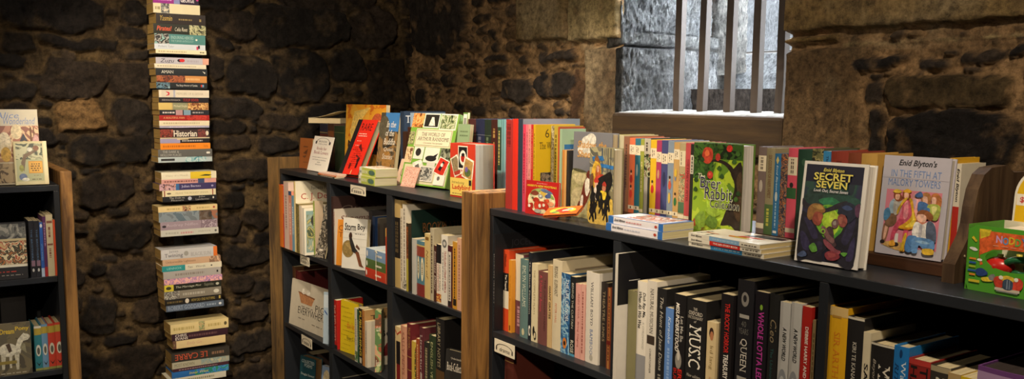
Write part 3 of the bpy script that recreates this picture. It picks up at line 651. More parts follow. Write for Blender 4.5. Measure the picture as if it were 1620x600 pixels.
face(Z3, YF-.03, 699, 729, 618, 552, 16, .02, 'h', '2a2826', 'black face-out guide with white title, brown volumes '+L6, [ft('Understanding', 'c8bfae', .3, .86, .9, .90), ft('Book-Collecting', 'e0d6c4', .1, .66, 1.0, .82, 's'), fk('a89f8e', .4, .55, .8, .57)]+[fr(c, .1+.16*i, .02, .24+.16*i, .34) for i, c in enumerate(('8a5a30', '6a3a24', '9a6a3a', '5a3020', '8a5028'))], G1, lean=5)
L7 = 'in far bookcase, bottom left compartment'
face(ZK, YF+.03, 474, 497, 690, 562, 14, .04, 'h', '1f4a54', 'teal poetry hardback with white title '+L7, [ft('COLLECTED', 'c8d4d0', .12, .84, .92, .92), ft('POEMS', 'c8d4d0', .3, .74, .8, .82), ft('Douglas Stewart', 'c8d4d0', .1, .5, .95, .58, 's')], G1, lean=4, pg='8a6a44')
face(ZK, YF+.03, 506, 519, 700, 578, 14, .02, 'b', '8aa0c0', 'light blue book with cream figure '+L7, [fe('d8c8a0', .2, .55, .9, .92), fr('d8c8a0', .35, .2, .8, .7)], G1, lean=6)
row(ZK, YF+.1, [(484, 556, 'h', '3a2c26', 'dark brown book at the back', [], {'xr': 494, 'D': .2})], L7, G1, 518)
row(ZK, P+.02, [(532, 594, 'h', '1c1c1e', 'black book with pale top edge in bottom middle compartment', [fr('24242a', 0, 0, 1, 1)], {'xr': 541, 'D': .24, 'pg': 'c8c0a8'}), (625, 640, 'h', '4a2a24', 'brown book in bottom right compartment', [], {'xr': 640}), (642, 648, 'p', 'c8b890', 'cream book in bottom right compartment', [], {'xr': 652})], 'of far bookcase', G1, 700)

# the boxed set of three tied with string, lying on the upper middle shelf
p0 = onY(577, 444, YF+.012); zz = Z2L
SETY = YF+.005
xa_, xb_ = onY(578, 440, SETY)[0], onY(609.5, 440, SETY)[0]
for i, (c, lab, y0, y1) in enumerate((('c23a22', 'red paperback at the bottom of the tied stack in far bookcase', 446, 434), ('4f6a35', 'green paperback in the tied stack, between red and blue ones', 433.5, 419), ('7d9cc0', 'light blue paperback on the tied stack in far bookcase', 418.5, 404))):
    tk_ = [.036, .036, .040][i]
    lay((xa_, SETY+.002*i, zz), 0, xb_-xa_, tk_, .10, 'p', c, lab, [tk('e8e0d0', .2, .5, .4, .6), oval(.9, .97, 'e8e4d8', .2, .8), fr('c8d4d8', 0, 0, 1, 1) if i == 2 else fr(c, 0, 0, 1, 1)], G1)
    zz += tk_+.0004
b = MB(); xm = (xa_*.42+xb_*.58); y0, y1 = SETY-.0025, SETY+.107
b.tube([(xm, y0, Z2L+.0012), (xm, y0, zz+.0012), (xm, y1, zz+.0012), (xm, y1, Z2L+.0012), (xm, y0, Z2L+.0012)], .0012, mat('e0d6b8', .8), 6, False)
b.tube([(xm-.012, y0-.001, zz-.004), (xm, y0-.002, zz+.002), (xm+.013, y0-.001, zz-.006)], .0012, mat('e0d6b8', .8), 6)
tag(b.build('string'), 'cream string tied round the stack of three paperbacks', 'string')
row(Z2L, YF+.004, [(609.6, 361, 'p', 'b8401e', 'thin red-orange upright book beside the tied stack', [band(.85, 1, 'c8a050')], {'xr': 611.2, 'D': .1})], '', G1, 611.3)

# ------------------------------------------------------------------ near bookcase, standing books
G2 = 'books in the near bookcase'
N = 'in near bookcase, left compartment'
P = YF+.034
row(Z2R, P, [
 (780.5, 370, 'h', '1b1b1f', 'black tall book with white spaced spine title', [d('JOCELYN HERBERT', 'c4beb4', .28, .80, .35, .7, 'sw'), d('A THEATRE WORKBOOK', '6a6864', .02, .26, .4, .62), ft('JOCELYN HERBERT', '34343a', .2, .84, 1.0, .93, 's')], {'D': .30, 'Y': YF+.004, 'pg': '8a8478'}),
 (796, 395, 'h', 'd1471f', 'orange red book with black and white spine labels', [band(.28, .5, 'ddd2bc'), band(.5, .72, '1f1c1c'), d('The Tragedy', 'e0d4c0', .5, .7, .3, .7, 'b'), d('Methuen', '3a1a10', .8, .95, .35, .65)], {'D': .24}),
 (805, 411, 'p', 'd9922e', 'orange paperback', [d('An Open Book', '7a4214', .3, .8, .35, .62), band(.03, .1, '8a4a1a', .25, .75)], {'D': .13}),
 (815, 401, 'h', '6a3c46', 'mauve brown book with cream top', [band(.42, 1, 'd8cdb4'), tk('b88a90', .1, .35)], {'Y': P+.012, 'D': .2}),
 (822.5, 409, 'h', '5f7a78', 'grey teal cloth book', [d('EMLYN WILLIAMS', 'c8ccb8', .4, .92, .3, .7), oval(.03, .12, 'c8c09a', .3, .6)], {'D': .19}),
 (836.5, 399, 'p', '20242c', 'black paperback with white bird on spine', [d('The Black Phantom', 'd0ccc0', .3, .9, .3, .6), oval(.05, .17, 'e6e2d6', .2, .8), oval(.07, .14, '20242c', .4, .75)], {'D': .24}),
 (841.5, 416, 'p', 'd6caa6', 'cream paperback with two black swans', [d('THE COMPLETE PLAYS', '8a7a5a', .35, .92, .35, .6), oval(.07, .2, '26221e', .25, .6), oval(.02, .14, '26221e', .45, .85), oval(.05, .12, 'd6caa6', .5, .75)], {'D': .13}),
 (851, 428, 'h', '6f4440', 'mauve brown book with pink title', [d('A Talent to Amuse', 'c8485a', .45, .95, .22, .45, 's'), d('THE JOHNSON HAND', '4a2a28', .2, .9, .58, .8)], {}),
 (867, 419, 'p', 'c6a878', 'tan slim book with dark lettering', [d('GIANT GRATES', '3a2c1c', .35, .75, .3, .75, 'b')], {'xr': 874}),
 (874, 410, 'h', 'cfc2a4', 'tall cream book, riding title in dark capitals', [d('RIDING  ELEPHANT', '3c342a', .6, .93, .25, .6, 's'), d('PETER HALL', 'c8785a', .3, .52, .35, .55), fr('8a7a62', .2, .78, .95, .9)], {'D': .24}),
 (888.5, 431, 'p', '2f5c88', 'blue sky paperback with white spine title', [spic(0, 1, ['2a5480', '3f74a0', '8ab0c4', '2c5c8c', '224670'], 30), d('THE LIFE OF NOEL', 'e4e8e4', .4, .93, .52, .85), d('Legends Words and Music', 'd8e0e0', .35, .93, .2, .42), oval(.06, .2, 'c8782a', .25, .7), oval(.1, .16, '3a2418', .35, .6)], {'D': .17}),
 (902.5, 437, 'p', '1d2022', 'black slim paperback with white lettering', [d('BEHIND THE CURTAIN', 'b8b4a4', .35, .92, .3, .65), d('ROSE', 'd8d2c0', .04, .2, .2, .75), band(0, .03, '4a8aa8')], {'D': .15}),
 (911, 448, 'p', 'd39a90', 'pink paperback with red spine title', [d('ANN VEGA  Bring Singing', '94423c', .15, .88, .4, .75, 's')], {'xr': 919.5, 'D': .14}),
 (919.9, 449, 'p', 'd4a093', 'pink slim paperback', [tk('8a4a44', .08, .9, .3, .6)], {'xr': 926, 'D': .14}),
 (927, 429, 'h', 'd3ccbf', 'wide white book with spaced blue capitals', [d('WILLIAM BOYD', '4a4a52', .42, .9, .42, .6, 'sw'), d('BAMBOO', '6a7ea4', .1, .38, .4, .62, 'sw'), oval(.03, .1, 'a8a296', .4, .65)], {'xr': 950.6, 'D': .2}),
 (951, 446, 'h', '2c2420', 'dark brown book by the divider', [d('THEATRE LINKS', '9a8a6a', .3, .9, .3, .65)], {'Y': P+.008}),
 (961, 455, 'h', '7a3a22', 'worn red and gold book against the divider', [band(0, 1, 'a8703a', .3, .75), tk('5a2a18', .1, .9, .4, .65), band(.3, .35, '6a2018')], {'Y': P+.006}),
], N, G2, 968)
row(ZK+.345, YF+.03, [(798, 540, 'h', '5c2a20', 'dark brown leather book below the drama card', [tk('a8844a', .5, .6), band(.8, .81, '9a7a44')], {'xr': 812, 'D': .16})], 'of near bookcase', G2, 815)
q = onY(817, 594, YF+.02)
N2 = 'in near bookcase, middle compartment'
P = YF+.013
row(Z2R, P, [
 (973.8, 401, 'b', 'd6d0c6', 'tall thin black-and-white cover book with red letter', [fr('17171b', 0, .60, 1, 1), ft('THE', 'd8d4cc', .18, .62, .4, .67, 'b'), ft('BOOK', 'd8d4cc', .18, .55, .44, .59), fr('d8d4cc', .15, .78, .3, .785), ft('C', 'c01e18', .17, .18, .5, .42, 'bs')], {'Y': YF-.017, 'sp': 'c8c2b6', 'xr': 978.6, 'D': .25}),
 (993, 459, 'h', '8f8a62', 'plain olive cloth book', [], {'D': .12, 'xr': 1008}),
 (1009, 444, 'p', 'ddd6c8', 'white paperback with black slanted title', [d('Doh Ray Me,', '1a1a1c', .66, .9, .52, .88, 'bi'), d('When Ah Wis Wee', '1a1a1c', .55, .9, .14, .48, 'bi'), band(0, .3, '8a8a8c'), d('A CHILDHOOD', 'a8a49c', .36, .62, .6, .8)], {}),
 (1024.5, 443, 'p', 'cfc8bb', 'pale grey tall book with thin capitals', [d('NATURAL MUSICIAN', '55504a', .52, .93, .35, .7, 's'), band(.42, .5, '3a2f26', .1, .9), d('CHRISTOPHER', '6a645c', .15, .38, .4, .6)], {}),
 (1039.5, 455, 'h', '1d1c1c', 'black book with white script title', [d('The Hunt of Jazz Diana', 'b8b2a4', .22, .92, .3, .72, 'i'), tk('8a8478', .02, .18)], {'D': .22}),
 (1053.5, 486, 'p', '5a82c0', 'bright blue narrow paperback', [d('Karaoke', 'c8d8ea', .6, .9, .35, .7, 'i'), tk('8aa8d4', .2, .55)], {'D': .12, 'xr': 1066}),
 (1067, 464, 'p', '1b191a', 'black paperback, white capitals, red name below', [d('MISUNDERSTOOD', 'e6e0d4', .46, .92, .18, .5, 'bi'), d('Let Me Be', 'a8a49c', .56, .8, .6, .85, 'b'), ('S', 'e', .25, .3, .8, .46, '8a857c'), ('S', 'e', .4, .38, .65, .48, 'c0b8aa'), d('ERIC', 'c8281c', .12, .3, .5, .85, 'b'), d('BURDON', 'a02018', .02, .3, .12, .42, 'b')], {}),
 (1085.5, 471, 'h', '1c1b1b', 'thick black reference book, large white music title', [h('THE', 'c8c0b0', .9, .925, .4, .6, 's'), h('OXFORD', 'd8d0c0', .855, .89, .15, .85, 's'), h('DICTIONARY', 'c8c0b0', .82, .845, .12, .88, 's'), h('of', 'c8c0b0', .785, .81, .45, .58, 'i'), d('MUSIC', 'ece6d8', .36, .76, .22, .82, 's'), h('New edition', 'b8b0a0', .27, .30, .15, .85, 'i')], {'D': .2, 'xr': 1117}),
 (1119, 508, 'p', 'dcc596', 'short cream paperback with face and lower-case name', [oval(.82, .94, '3a241a', .25, .75), oval(.8, .9, 'b87a54', .35, .72), d('kd lang', 'a08a5c', .48, .74, .3, .75, 'l'), d('ALL YOU GET', 'c88a5a', .2, .4, .4, .6)], {'D': .13, 'xr': 1134}),
 (1141.5, 464, 'p', '1e1a1c', 'black book with red and white spine capitals', [d('THE ROCKY HORROR', 'c82a24', .53, .93, .35, .75, 'b'), d('TREASURY', 'e8e2d8', .32, .52, .35, .75, 'b')], {'xr': 1161}),
 (1167, 441, 'h', '1c1b20', 'wide black hardback with silver crest', [oval(.82, .92, '8a8680', .28, .75), oval(.85, .9, '2a282c', .4, .62), band(.74, .765, 'a8a49c', .2, .8), h('40', '6a6864', .68, .72, .35, .65), h('YEARS', '6a6864', .63, .67, .2, .8), d('QUEEN', 'cfc8bc', .37, .60, .3, .75, 's'), band(.31, .335, 'a8a49c', .2, .8)], {'D': .27, 'xr': 1193}),
 (1195.5, 460, 'p', '1e1a20', 'black book with magenta spine capitals', [oval(.87, .91, '8ab43a', .4, .62), d('WHOLE LOTTA LED ZEPPELIN', 'c040a0', .12, .86, .3, .75, 'b')], {'xr': 1216}),
 (1218, 464, 'h', '20201f', 'dark book with looping gilt initials', [d('Cleo', '9a8a6a', .66, .82, .2, .85, 'i'), d('The Unknown Passions', '2f5e5e', .2, .62, .35, .65)], {'xr': 1233}),
 (1235, 477, 'p', 'c9c8c4', 'white grey cloud-spined paperback left of its twin', [band(.0, 1, 'b8b6b2', 0, .3), d('A NEW WORLD', '1c1c1e', .58, .82, .35, .75, 'bi'), oval(.28, .52, '8f9296', .05, .95), oval(.32, .47, 'bfc1c2', .2, .8)], {'xr': 1251}),
 (1252.5, 478, 'p', 'c9c8c4', 'white grey cloud-spined paperback right of its twin', [band(.0, 1, 'b8b6b2', 0, .3), d('A NEW WORLD', '1c1c1e', .58, .82, .35, .75, 'bi'), oval(.28, .52, '8f9296', .05, .95), oval(.32, .47, 'bfc1c2', .2, .8)], {'xr': 1269}),
 (1270, 484, 'p', 'b3261f', 'red spined book with white capitals', [d('DEBBIE HARRY AND BLONDIE', 'ece2d6', .32, .86, .4, .75, 'b')], {'xr': 1285}),
 (1286, 506, 'p', '8a7450', 'short tan book beside the divider', [tk('5a4628', .3, .9)], {'D': .12, 'xr': 1292}),
], N2, G2, 1293)
face(Z2R, YF+.245, 1012, 1098, 560, 402, 3, .02, 'h', '241a1c', 'wide dark maroon book at the back '+N2, [ft('CONCERT', '4a4044', .04, .78, .8, .92, 's')], G2)
N3 = 'in near bookcase, right compartment'
row(Z2R, P-.004, [
 (1311.5, 483, 'h', 'e6ae18', 'thick yellow hardback with orange spine capitals, worn top', [d('SIR ARTHUR SULLIVAN', 'd8801c', .1, .84, .35, .68, 's'), band(.94, 1, 'd8b878'), band(.93, .945, 'b88a3a', .2, .7)], {'D': .19}),
 (1341, 500, 'h', '201e1e', 'black hardback with thin white lettering', [d('KIRI TE KANAWA', 'd0cabd', .52, .84, .4, .62, 's'), d('A DREAM', 'd0cabd', .2, .4, .4, .62, 's'), band(.985, 1, 'd8d0bc')], {'D': .2, 'pg': 'c0b490'}),
 (1366.5, 525, 'p', 'e0d4b4', 'narrow cream book with heavy black capitals', [d('SAVED', '1c1a18', .45, .78, .3, .85, 'bs')], {'D': .15}),
 (1377.5, 541, 'h', '1e1c1c', 'black hardback with large white letters', [d('MARIA', 'e0d8c8', .45, .85, .4, .88, 's'), d('Beyond the Callas', 'b8b0a0', .4, .88, .1, .28, 'i'), band(.985, 1, 'd8d0bc')], {'D': .2}),
 (1414.5, 546, 'h', '2076be', 'bright blue hardback with white title', [d('Wait till the Sun', 'dce8ee', .3, .9, .55, .85, 's'), d('RITA HUNTER', '123a6a', .3, .88, .12, .4, 'si'), oval(.92, .98, '123a6a', .4, .6)], {'D': .17}),
 (1437.5, 566, 'h', '8c2420', 'red book with black lettering panels', [d('HARRY', '1c1616', .5, .95, .1, .42, 'b'), d('TOMMY', '1c1616', .5, .95, .55, .9, 'b'), band(.96, 1, 'b83a34')], {'D': .16}),
 (1472, 577, 'h', '35302a', 'grey black book with pale capitals', [d('MONROE', 'd0c8b4', .3, .92, .3, .75, 'b'), band(.96, 1, 'a89a7a')], {'D': .16}),
 (1500, 589, 'p', 'b89a68', 'small tan book', [], {'D': .12, 'Y': P-.012}),
 (1520, 595, 'p', 'd8b820', 'small yellow book', [], {'D': .12, 'Y': P-.012}),
 (1546, 578, 'h', '6a3f78', 'glossy purple thick hardback', [band(0, .4, '8a2030'), band(.9, .97, 'a88ab0')], {'Y': YF-.02, 'D': .2, 'xr': 1625, 'pg': '3a3230'}),
], N3, G2, 1640)
# ------------------------------------------------------------------ on top of the far bookcase
G3 = 'books displayed on top of the far bookcase'
T = 'on top of far bookcase'
row(ZT, 1.70, [
 (505, 196, 'h', '2b2a38', 'navy leather volume under flat cream book', [band(.8, .82, '8a744a'), band(.6, .78, '5a2e22')], {'Y': 1.70, 'xr': 517, 'D': .15}),
 (517.5, 196, 'h', '4a3224', 'brown leather volume between navy and green ones', [band(.7, .85, '7a4a2a')], {'Y': 1.70, 'xr': 527, 'D': .15}),
 (528, 199, 'h', '31402a', 'thick dark green volume under flat cream book', [band(.85, .86, '7a7a4a')], {'Y': 1.69, 'xr': 543.5, 'D': .16}),
], T, G3, 549)
zb = max(onY(505, 196, 1.70)[2], onY(528, 199, 1.69)[2])
p = onY(488, 194, 1.69); W, Dp = .165, .125; CM = Tr(p[0], 1.69, zb+.001) @ Rz(42)
root = lay((0, 0, 0), 0, W, .024, Dp, 'p', 'd9c59a', 'cream paperback with curled cover lying on dark volumes '+T, [], G3, sp='dcc9a0', pg='e0cfa4')
root.matrix_world = CM @ root.matrix_world.copy()
b = MB(); n = 10; vs = []
for i in range(n+1):
    t = i/n; zc = .0255+.036*math.sin(t*2.0)*t**1.5
    vs += [(W*t, -.002+.01*t, zc), (W*t, Dp, zc)]
vs += [(x, y, z+.0012) for x, y, z in vs]; m_ = 2*(n+1)
fs = []
for i in range(n): a = 2*i; fs += [(a, a+1, a+3, a+2), (m_+a, m_+a+2, m_+a+3, m_+a+1), (a, a+2, m_+a+2, m_+a), (a+1, m_+a+1, m_+a+3, a+3)]
fs += [(0, m_, m_+1, 1), (2*n, 2*n+1, m_+2*n+1, m_+2*n)]
b.add([tuple(root.matrix_world.inverted() @ CM @ Vector(v)) for v in vs], fs, mat('e4d3a8', .6)); b.build('curled_cover', root)
face(ZT, 1.60, 473, 492, 268, 218, 8, .016, 'h', '9a5a2c', 'small brown leather book standing at the timber end', [fk('4a2814', .3, .7, .7, .74), fp('5a3018', (.3, .5), (.7, .66), (.6, .46)), fp('5a3018', (.25, .4), (.6, .44), (.45, .34)), fk('4a2814', .35, .2, .7, .22)], G3, lean=4)
# the shop's sign card in its clear stand
def sign():
    y = 1.575; p = onY(485.5, 269.5, y); q = onY(516, 270.5, y); w = q[0]-p[0]; ln = 15
    z1 = onY(496, 215, y+.05)[2]; hh = (z1-ZT)/math.cos(R(ln))
    root = empty('sign_stand', Tr(p[0], y, ZT+.002) @ Rx(-ln)); tag(root, 'white bookshop sign card in a clear stand, for book lovers', 'sign')
    b = MB(); b.box((0, 0, .002), (w, .0012, hh), mat('efe8dc', .5, .04)); ink = mat('3a3230', .6, 0); red = mat('9a4a44', .6, 0)
    def tx(t, u0, v0, u1, v1, m, st=''):
        v, f = text_mesh(t, st); b.add([(w*(u0+a*(u1-u0)), -.0005, hh*(v0+c*(v1-v0))) for a, c in v], f, m)
    n = 14
    for k in range(n):
        t0, t1 = math.pi*k/n, math.pi*(k+1)/n; f = lambda t, rr: (w*(.5-.33*rr*math.cos(t)), -.0005, hh*(.84+.12*rr*math.sin(t)))
        b.add([f(t0, 1), f(t1, 1), f(t1, .93), f(t0, .93)], [(0, 1, 2, 3)], ink)
    for u in (.12, .80): b.add([(w*u, -.0005, hh*.78), (w*(u+.08), -.0005, hh*.78), (w*(u+.08), -.0005, hh*.86), (w*u, -.0005, hh*.86)], [(0, 1, 2, 3)], ink)
    tx('BOOK', .3, .83, .7, .88, ink, 'w'); tx('CELLAR', .28, .77, .72, .80, ink, 'w')
    tx('Books for', .25, .62, .75, .70, red, 's'); tx('Book Lovers', .15, .50, .88, .59, red, 's')
    tx('BOOKS ABOUT BOOKS,', .14, .385, .88, .415, ink); tx('AUTHORS & WRITING', .16, .32, .84, .35, ink); tx('AND', .42, .255, .58, .285, ink); tx('READING', .36, .19, .66, .22, ink)
    b.build('card', root)
    m, nt, bs = nmat('clear_acrylic'); bs.inputs['Transmission Weight'].default_value = 1; bs.inputs['Roughness'].default_value = .05; bs.inputs['IOR'].default_value = 1.2
    b = MB(); b.box((-.002, .002, .0), (w+.004, .0045, hh*1.02), m); b.build('clear_stand', root)
    b = MB(); b.box((0, .005, .004), (w, .008, .008), mat('b8b4ac', .4)); b.build('foot', root)
sign()
# thin booklets lying down
x0 = onY(502.5, 277, 1.515)[0]
for i, (c, t, s, lab) in enumerate((('2c3a2e', .0045, .205, 'dark green thin booklet lowest of the flat pile, left of the red leaning book'), ('c86a2c', .005, .20, 'orange thin booklet in the flat pile left of the red leaning book'), ('d8b8a8', .0055, .19, 'pale pink thin booklet topmost on the flat pile by the sign'))):
    lay((x0+.004*i, 1.514+.001*i, ZT+.0002+[0, .0048, .0101][i]), 2*i-1, s*.9, t, .044, 'p', c, lab, [tk('e8d8c8', .1, .8, .3, .7)], G3, pg='e0d4b8')
face(ZT, 1.682, 544.5, 607, 264, 165, 8, .02, 'p', 'd98e22', 'large orange cover book with a face, behind the red one', [fn(['c86a1e', 'dc9a2c', 'e0a83a', 'c8781e'], 0, 0, 1, 1, 8), fp('e8c468', (.12, .62), (.22, .9), (.62, .96), (.4, .78), (.34, .4), (.2, .34)), fr('1c1820', .5, .3, 1, .78), fe('c05a34', .66, .62, .96, .88), fe('d88a5c', .74, .58, .98, .78), fr('1e2a44', .88, .5, 1, .8), ft('N', '2a2420', .08, .38, .22, .48, 'b'), ft('H', '2a2420', .08, .26, .22, .36, 'b')], G3, lean=3)
face(ZT, 1.565, 535, 565, 278, 189, 14, .032, 'h', 'd42a18', 'red hardback with black spine leaning back, drawn figures on cover', [fr('1e1a1a', 0, 0, .22, 1), ft('RARE', '3a1210', .3, .80, .86, .93, 'l'), fk('e8c0b0', .32, .73, .7, .745), fk('e8c0b0', .32, .69, .75, .705), fk('e8c0b0', .34, .6, .55, .612), fk('e8c0b0', .34, .52, .5, .53)]+[fk('5a1410', .3+.06*(i % 4), .16+.035*i, .62+.08*((i*3) % 4), .168+.035*i) for i in range(10)]+[fp('5a1410', (.55, .5), (.62, .56), (.8, .44), (.78, .41)), fp('5a1410', (.6, .36), (.85, .3), (.82, .27), (.58, .33)), fe('3a0e0c', .7, .22, .84, .3), fr('3a0e0c', .74, .12, .82, .22), fr('5a1410', .42, .1, .5, .2), fr('d8a070', .62, .0, .66, .08)], G3, lean=27, sp='1e1a1a', back='1e1a1a', pg='a39a78')
face(ZT, 1.655, 592, 621, 290, 178, 12, .02, 'p', '4a4438', 'rocky blue-sky cover book with white script title', [fn(['2a2620', '5a4c38', '8a6a40', '3a342c'], 0, 0, 1, .74, 14), fr('3f78b4', .25, .72, 1, 1), fe('56503f', -.05, .6, .5, .95), fe('9a7038', .3, .12, .8, .42), ft('In the', 'e4ded0', .35, .78, .85, .87, 'is'), ft('of the', 'e4ded0', .35, .65, .8, .74, 'is'), ft('Buddha', 'e4ded0', .3, .52, .9, .61, 'is'), ft('Quest', 'd8d0c0', .35, .41, .85, .48, 'is'), ft('Stories', 'd8d0c0', .3, .3, .85, .38, 'is')], G3, lean=9)
row(ZT, 1.70, [
 (632.5, 176, 'h', '28384e', 'navy book with grey-blue cover', [ft('T', 'd8d8d4', .04, .84, .16, .94, 's'), fr('8a9aa8', .15, .02, 1.0, .98), fk('5a6a78', .4, .86, .8, .88)], {'xr': 639.5, 'D': .19}),
], T, G3, 639)
row(ZT, 1.682, [
 (636.5, 208, 'h', '3c2418', 'dark brown leather book behind the pink leaflet', [], {'xr': 642, 'D': .12}),
 (644, 201, 'h', '46291c', 'taller brown leather book beside grey-blue cover', [], {'xr': 652.5, 'D': .12}),
], T, G3, 653)
# leaflets
def leaflet(name, y, x0, yb, x1, yt, lean, yaw, col, label, cover=None, txt=None):
    p = onY(x0, yb, y); q = onY(x1, yb, y); w = q[0]-p[0]; z1 = onY(x0, yt, y+.03)[2]; hh = (z1-ZT)/math.cos(R(lean))
    root = None; b = MB(); b.box((0, 0, 0), (w, .0014, hh), mat(col, .6, .1))
    if cover: b.add([(w*.06, -.0004, hh*.06), (w*.94, -.0004, hh*.06), (w*.94, -.0004, hh*.94), (w*.06, -.0004, hh*.94)], [(0, 1, 2, 3)], busy(cover, 120, 3))
    if txt:
        v, f = text_mesh(txt, 's'); b.add([(w*(.25+.5*a), -.0006, hh*(.3+.35*c)) for a, c in v], f, mat('5a4438'))
    o = b.build(name); o.matrix_world = Tr(p[0], y, ZT+.0004) @ Rz(yaw) @ Rx(-lean); tag(o, label, 'leaflet'); return o
leaflet('leaflet', 1.63, 624, 278, 640, 250, 20, 5, 'd3b49c', 'pale pink leaflet leaning in front of dark brown leather books', None, 'Ou')
leaflet('leaflet', 1.600, 633, 288, 650, 262, 22, 10, 'c89a88', 'speckled pink leaflet standing at the corner of the collage cover', ['c08a78', 'd8b0a0', 'a87060'])
# stack of two
for i, (y0, lab) in enumerate((('', 'lower green and white paperback of the pair lying on the far bookcase'), ('', 'upper green and white paperback lying with open curled cover'))):
    p = onY(567.5, 289, 1.522)
    r_ = lay((p[0]+.002*i, 1.522+.003*i, ZT+.0003+.0315*i), -4, .162, .031, .092, 'p', 'c2cc5a', lab, [band(.84, 1, 'e8e4d4'), tk('6a6a50', .87, .97, .3, .6), d('BOOK', 'eef0d8', .12+.0, .78-.34, .3, .72, 'b') if 0 else d('BOOK', 'eef0d8', .46, .80, .28, .70, 'b'), oval(.03, .42, '6a8a5a', .15, .85), d('CRUSH', '27507a', .08, .38, .28, .70, 'b'), fr('e6dfcc', 0, 0, 1, 1), fn(['d8c8a0', 'e6dfcc', 'c89a6a', 'd8d0b8'], .2, .1, .9, .9, 30)], G3, pg='b5ad8c')
face(ZT, 1.62, 632.5, 704, 290, 179, 9, .028, 'p', 'b9b48a', 'collage cover book with photographs and cream title panel', [fr('76a43e', 0, 0, 1, 1), fr('c8c29c', .03, .02, .98, .28)]+
 [fn(['3a2418', 'c87a3a', 'd8a868', '8a4a24'], .0, .80, .25, 1.0, 40), fr('e4e0d4', .26, .80, .60, 1.0), fr('26241f', .28, .815, .58, .985), fp('d8d4c8', (.38, .83), (.52, .83), (.47, .95), (.42, .95)), fr('e4e0d4', .62, .78, .97, 1.0), fn(['2a3020', '6a7a4a', 'b8bc9c', '4a5a34'], .635, .795, .955, .985, 40),
  fr('d9cfae', .14, .535, .93, .785), fr('8a8060', .155, .55, .915, .77), fr('ddd3b4', .165, .557, .905, .763), ft('THE WORLD OF', '3a362c', .27, .685, .78, .735, 's'), ft('ARTHUR RANSOME', '3a362c', .2, .62, .88, .67, 's'), ft('Christina Hardyment', '6a6450', .34, .572, .76, .60, 'i'),
  fr('6a7a4a', .0, .56, .12, .74), fn(['5a5a3a', 'a8a878', '3a3a28'], .0, .56, .12, .74, 60), fr('d8c4a4', 0, .3, .16, .52), fn(['b88a5a', 'd8b890', '6a4a30'], .01, .31, .15, .51, 40),
  fr('dcd8c8', .18, .36, .4, .53), fe('2a2826', .22, .40, .34, .51), fr('dcd8c8', .42, .32, .74, .53), fe('1e1e1e', .46, .34, .7, .42), fp('1e1e1e', (.5, .36), (.66, .36), (.72, .46)), fn(['2a2e22', '6a6e5a', '9a9a84'], .76, .34, .98, .53, 40),
  fp('dcd8cc', (.2, .3), (.38, .36), (.5, .22), (.34, .06)), fp('5a5854', (.27, .26), (.34, .3), (.4, .2), (.33, .12)), fr('d4d0c4', .40, .06, .70, .27), fn(['4a4a46', '8a8a84', 'bab6aa', '2e2e2c'], .415, .075, .685, .255, 50), fr('c8c4b8', .52, .27, .70, .33), fp('e6e0d0', (.68, .2), (.92, .14), (1.0, .36), (.78, .42)), fp('c23020', (.7, .21), (.91, .155), (.98, .355), (.79, .405)), fp('1e1a1a', (.78, .24), (.84, .22), (.9, .34), (.86, .36)), fe('d8d4c8', .82, .28, .88, .33), fr('e2ded0', .74, .03, .96, .17), fe('6a6660', .8, .09, .86, .15)], G3, lean=15, pg='7c9a4c', back='6f9a3c')
face(ZT, 1.718, 724, 731, 300, 178, 2, .010, 'p', '5e8a3e', 'bright green spined book behind the collage cover', [fr('e4e0d4', .08, .72, .9, .98), fr('8a8a84', .2, .78, .8, .93)], G3, lean=5)
face(ZT, 1.68, 716, 735, 308, 196, 6, .016, 'p', '8aa07a', 'pale green book with dark trees, behind the red box-like book', [fk('5a6a4a', .2, .88, .85, .9), fk('5a6a4a', .2, .82, .85, .84), fp('24301e', (.1, .3), (.2, .62), (.3, .3)), fp('24301e', (.4, .3), (.5, .56), (.62, .3)), fr('3a4a2c', 0, 0, 1, .3)], G3, lean=6)
face(ZT, 1.585, 711.5, 751, 312, 226, 6, .085, 'h', 'c23a24', 'thick red hardback with three pictured cards and yellow panel', [fp('e6ddc8', (.02, .7), (.3, .8), (.5, .45), (.2, .36)), fp('8a7a5a', (.06, .69), (.28, .765), (.45, .47), (.2, .40)), fp('a83a2c', (.16, .46), (.44, .52), (.42, .44), (.22, .40)), fr('ece4d0', .34, .52, .72, .96), fr('1e1c1c', .365, .55, .70, .94), fe('efe8d8', .40, .60, .67, .88), fe('b8281c', .45, .66, .62, .80), fe('1e1a1a', .48, .76, .6, .83), fr('1e1a1a', .53, .66, .545, .8), fp('ece4d0', (.48, .4), (.62, .78), (.98, .7), (.9, .3)), fp('b08a50', (.52, .42), (.65, .74), (.94, .67), (.87, .34)), fe('5a6a3a', .6, .4, .85, .55), fe('6a5a9a', .62, .48, .74, .58), fr('dcc060', .03, .03, .9, .36), ft('Introducing', '5a4a2a', .1, .24, .6, .30, 'i'), ft('Ladybird', 'b8281c', .1, .12, .85, .235, 'bs'), fk('7a6a3a', .12, .06, .75, .075), fr('2a2624', .78, .24, .88, .34)], G3, lean=0, pg='9a8f78')
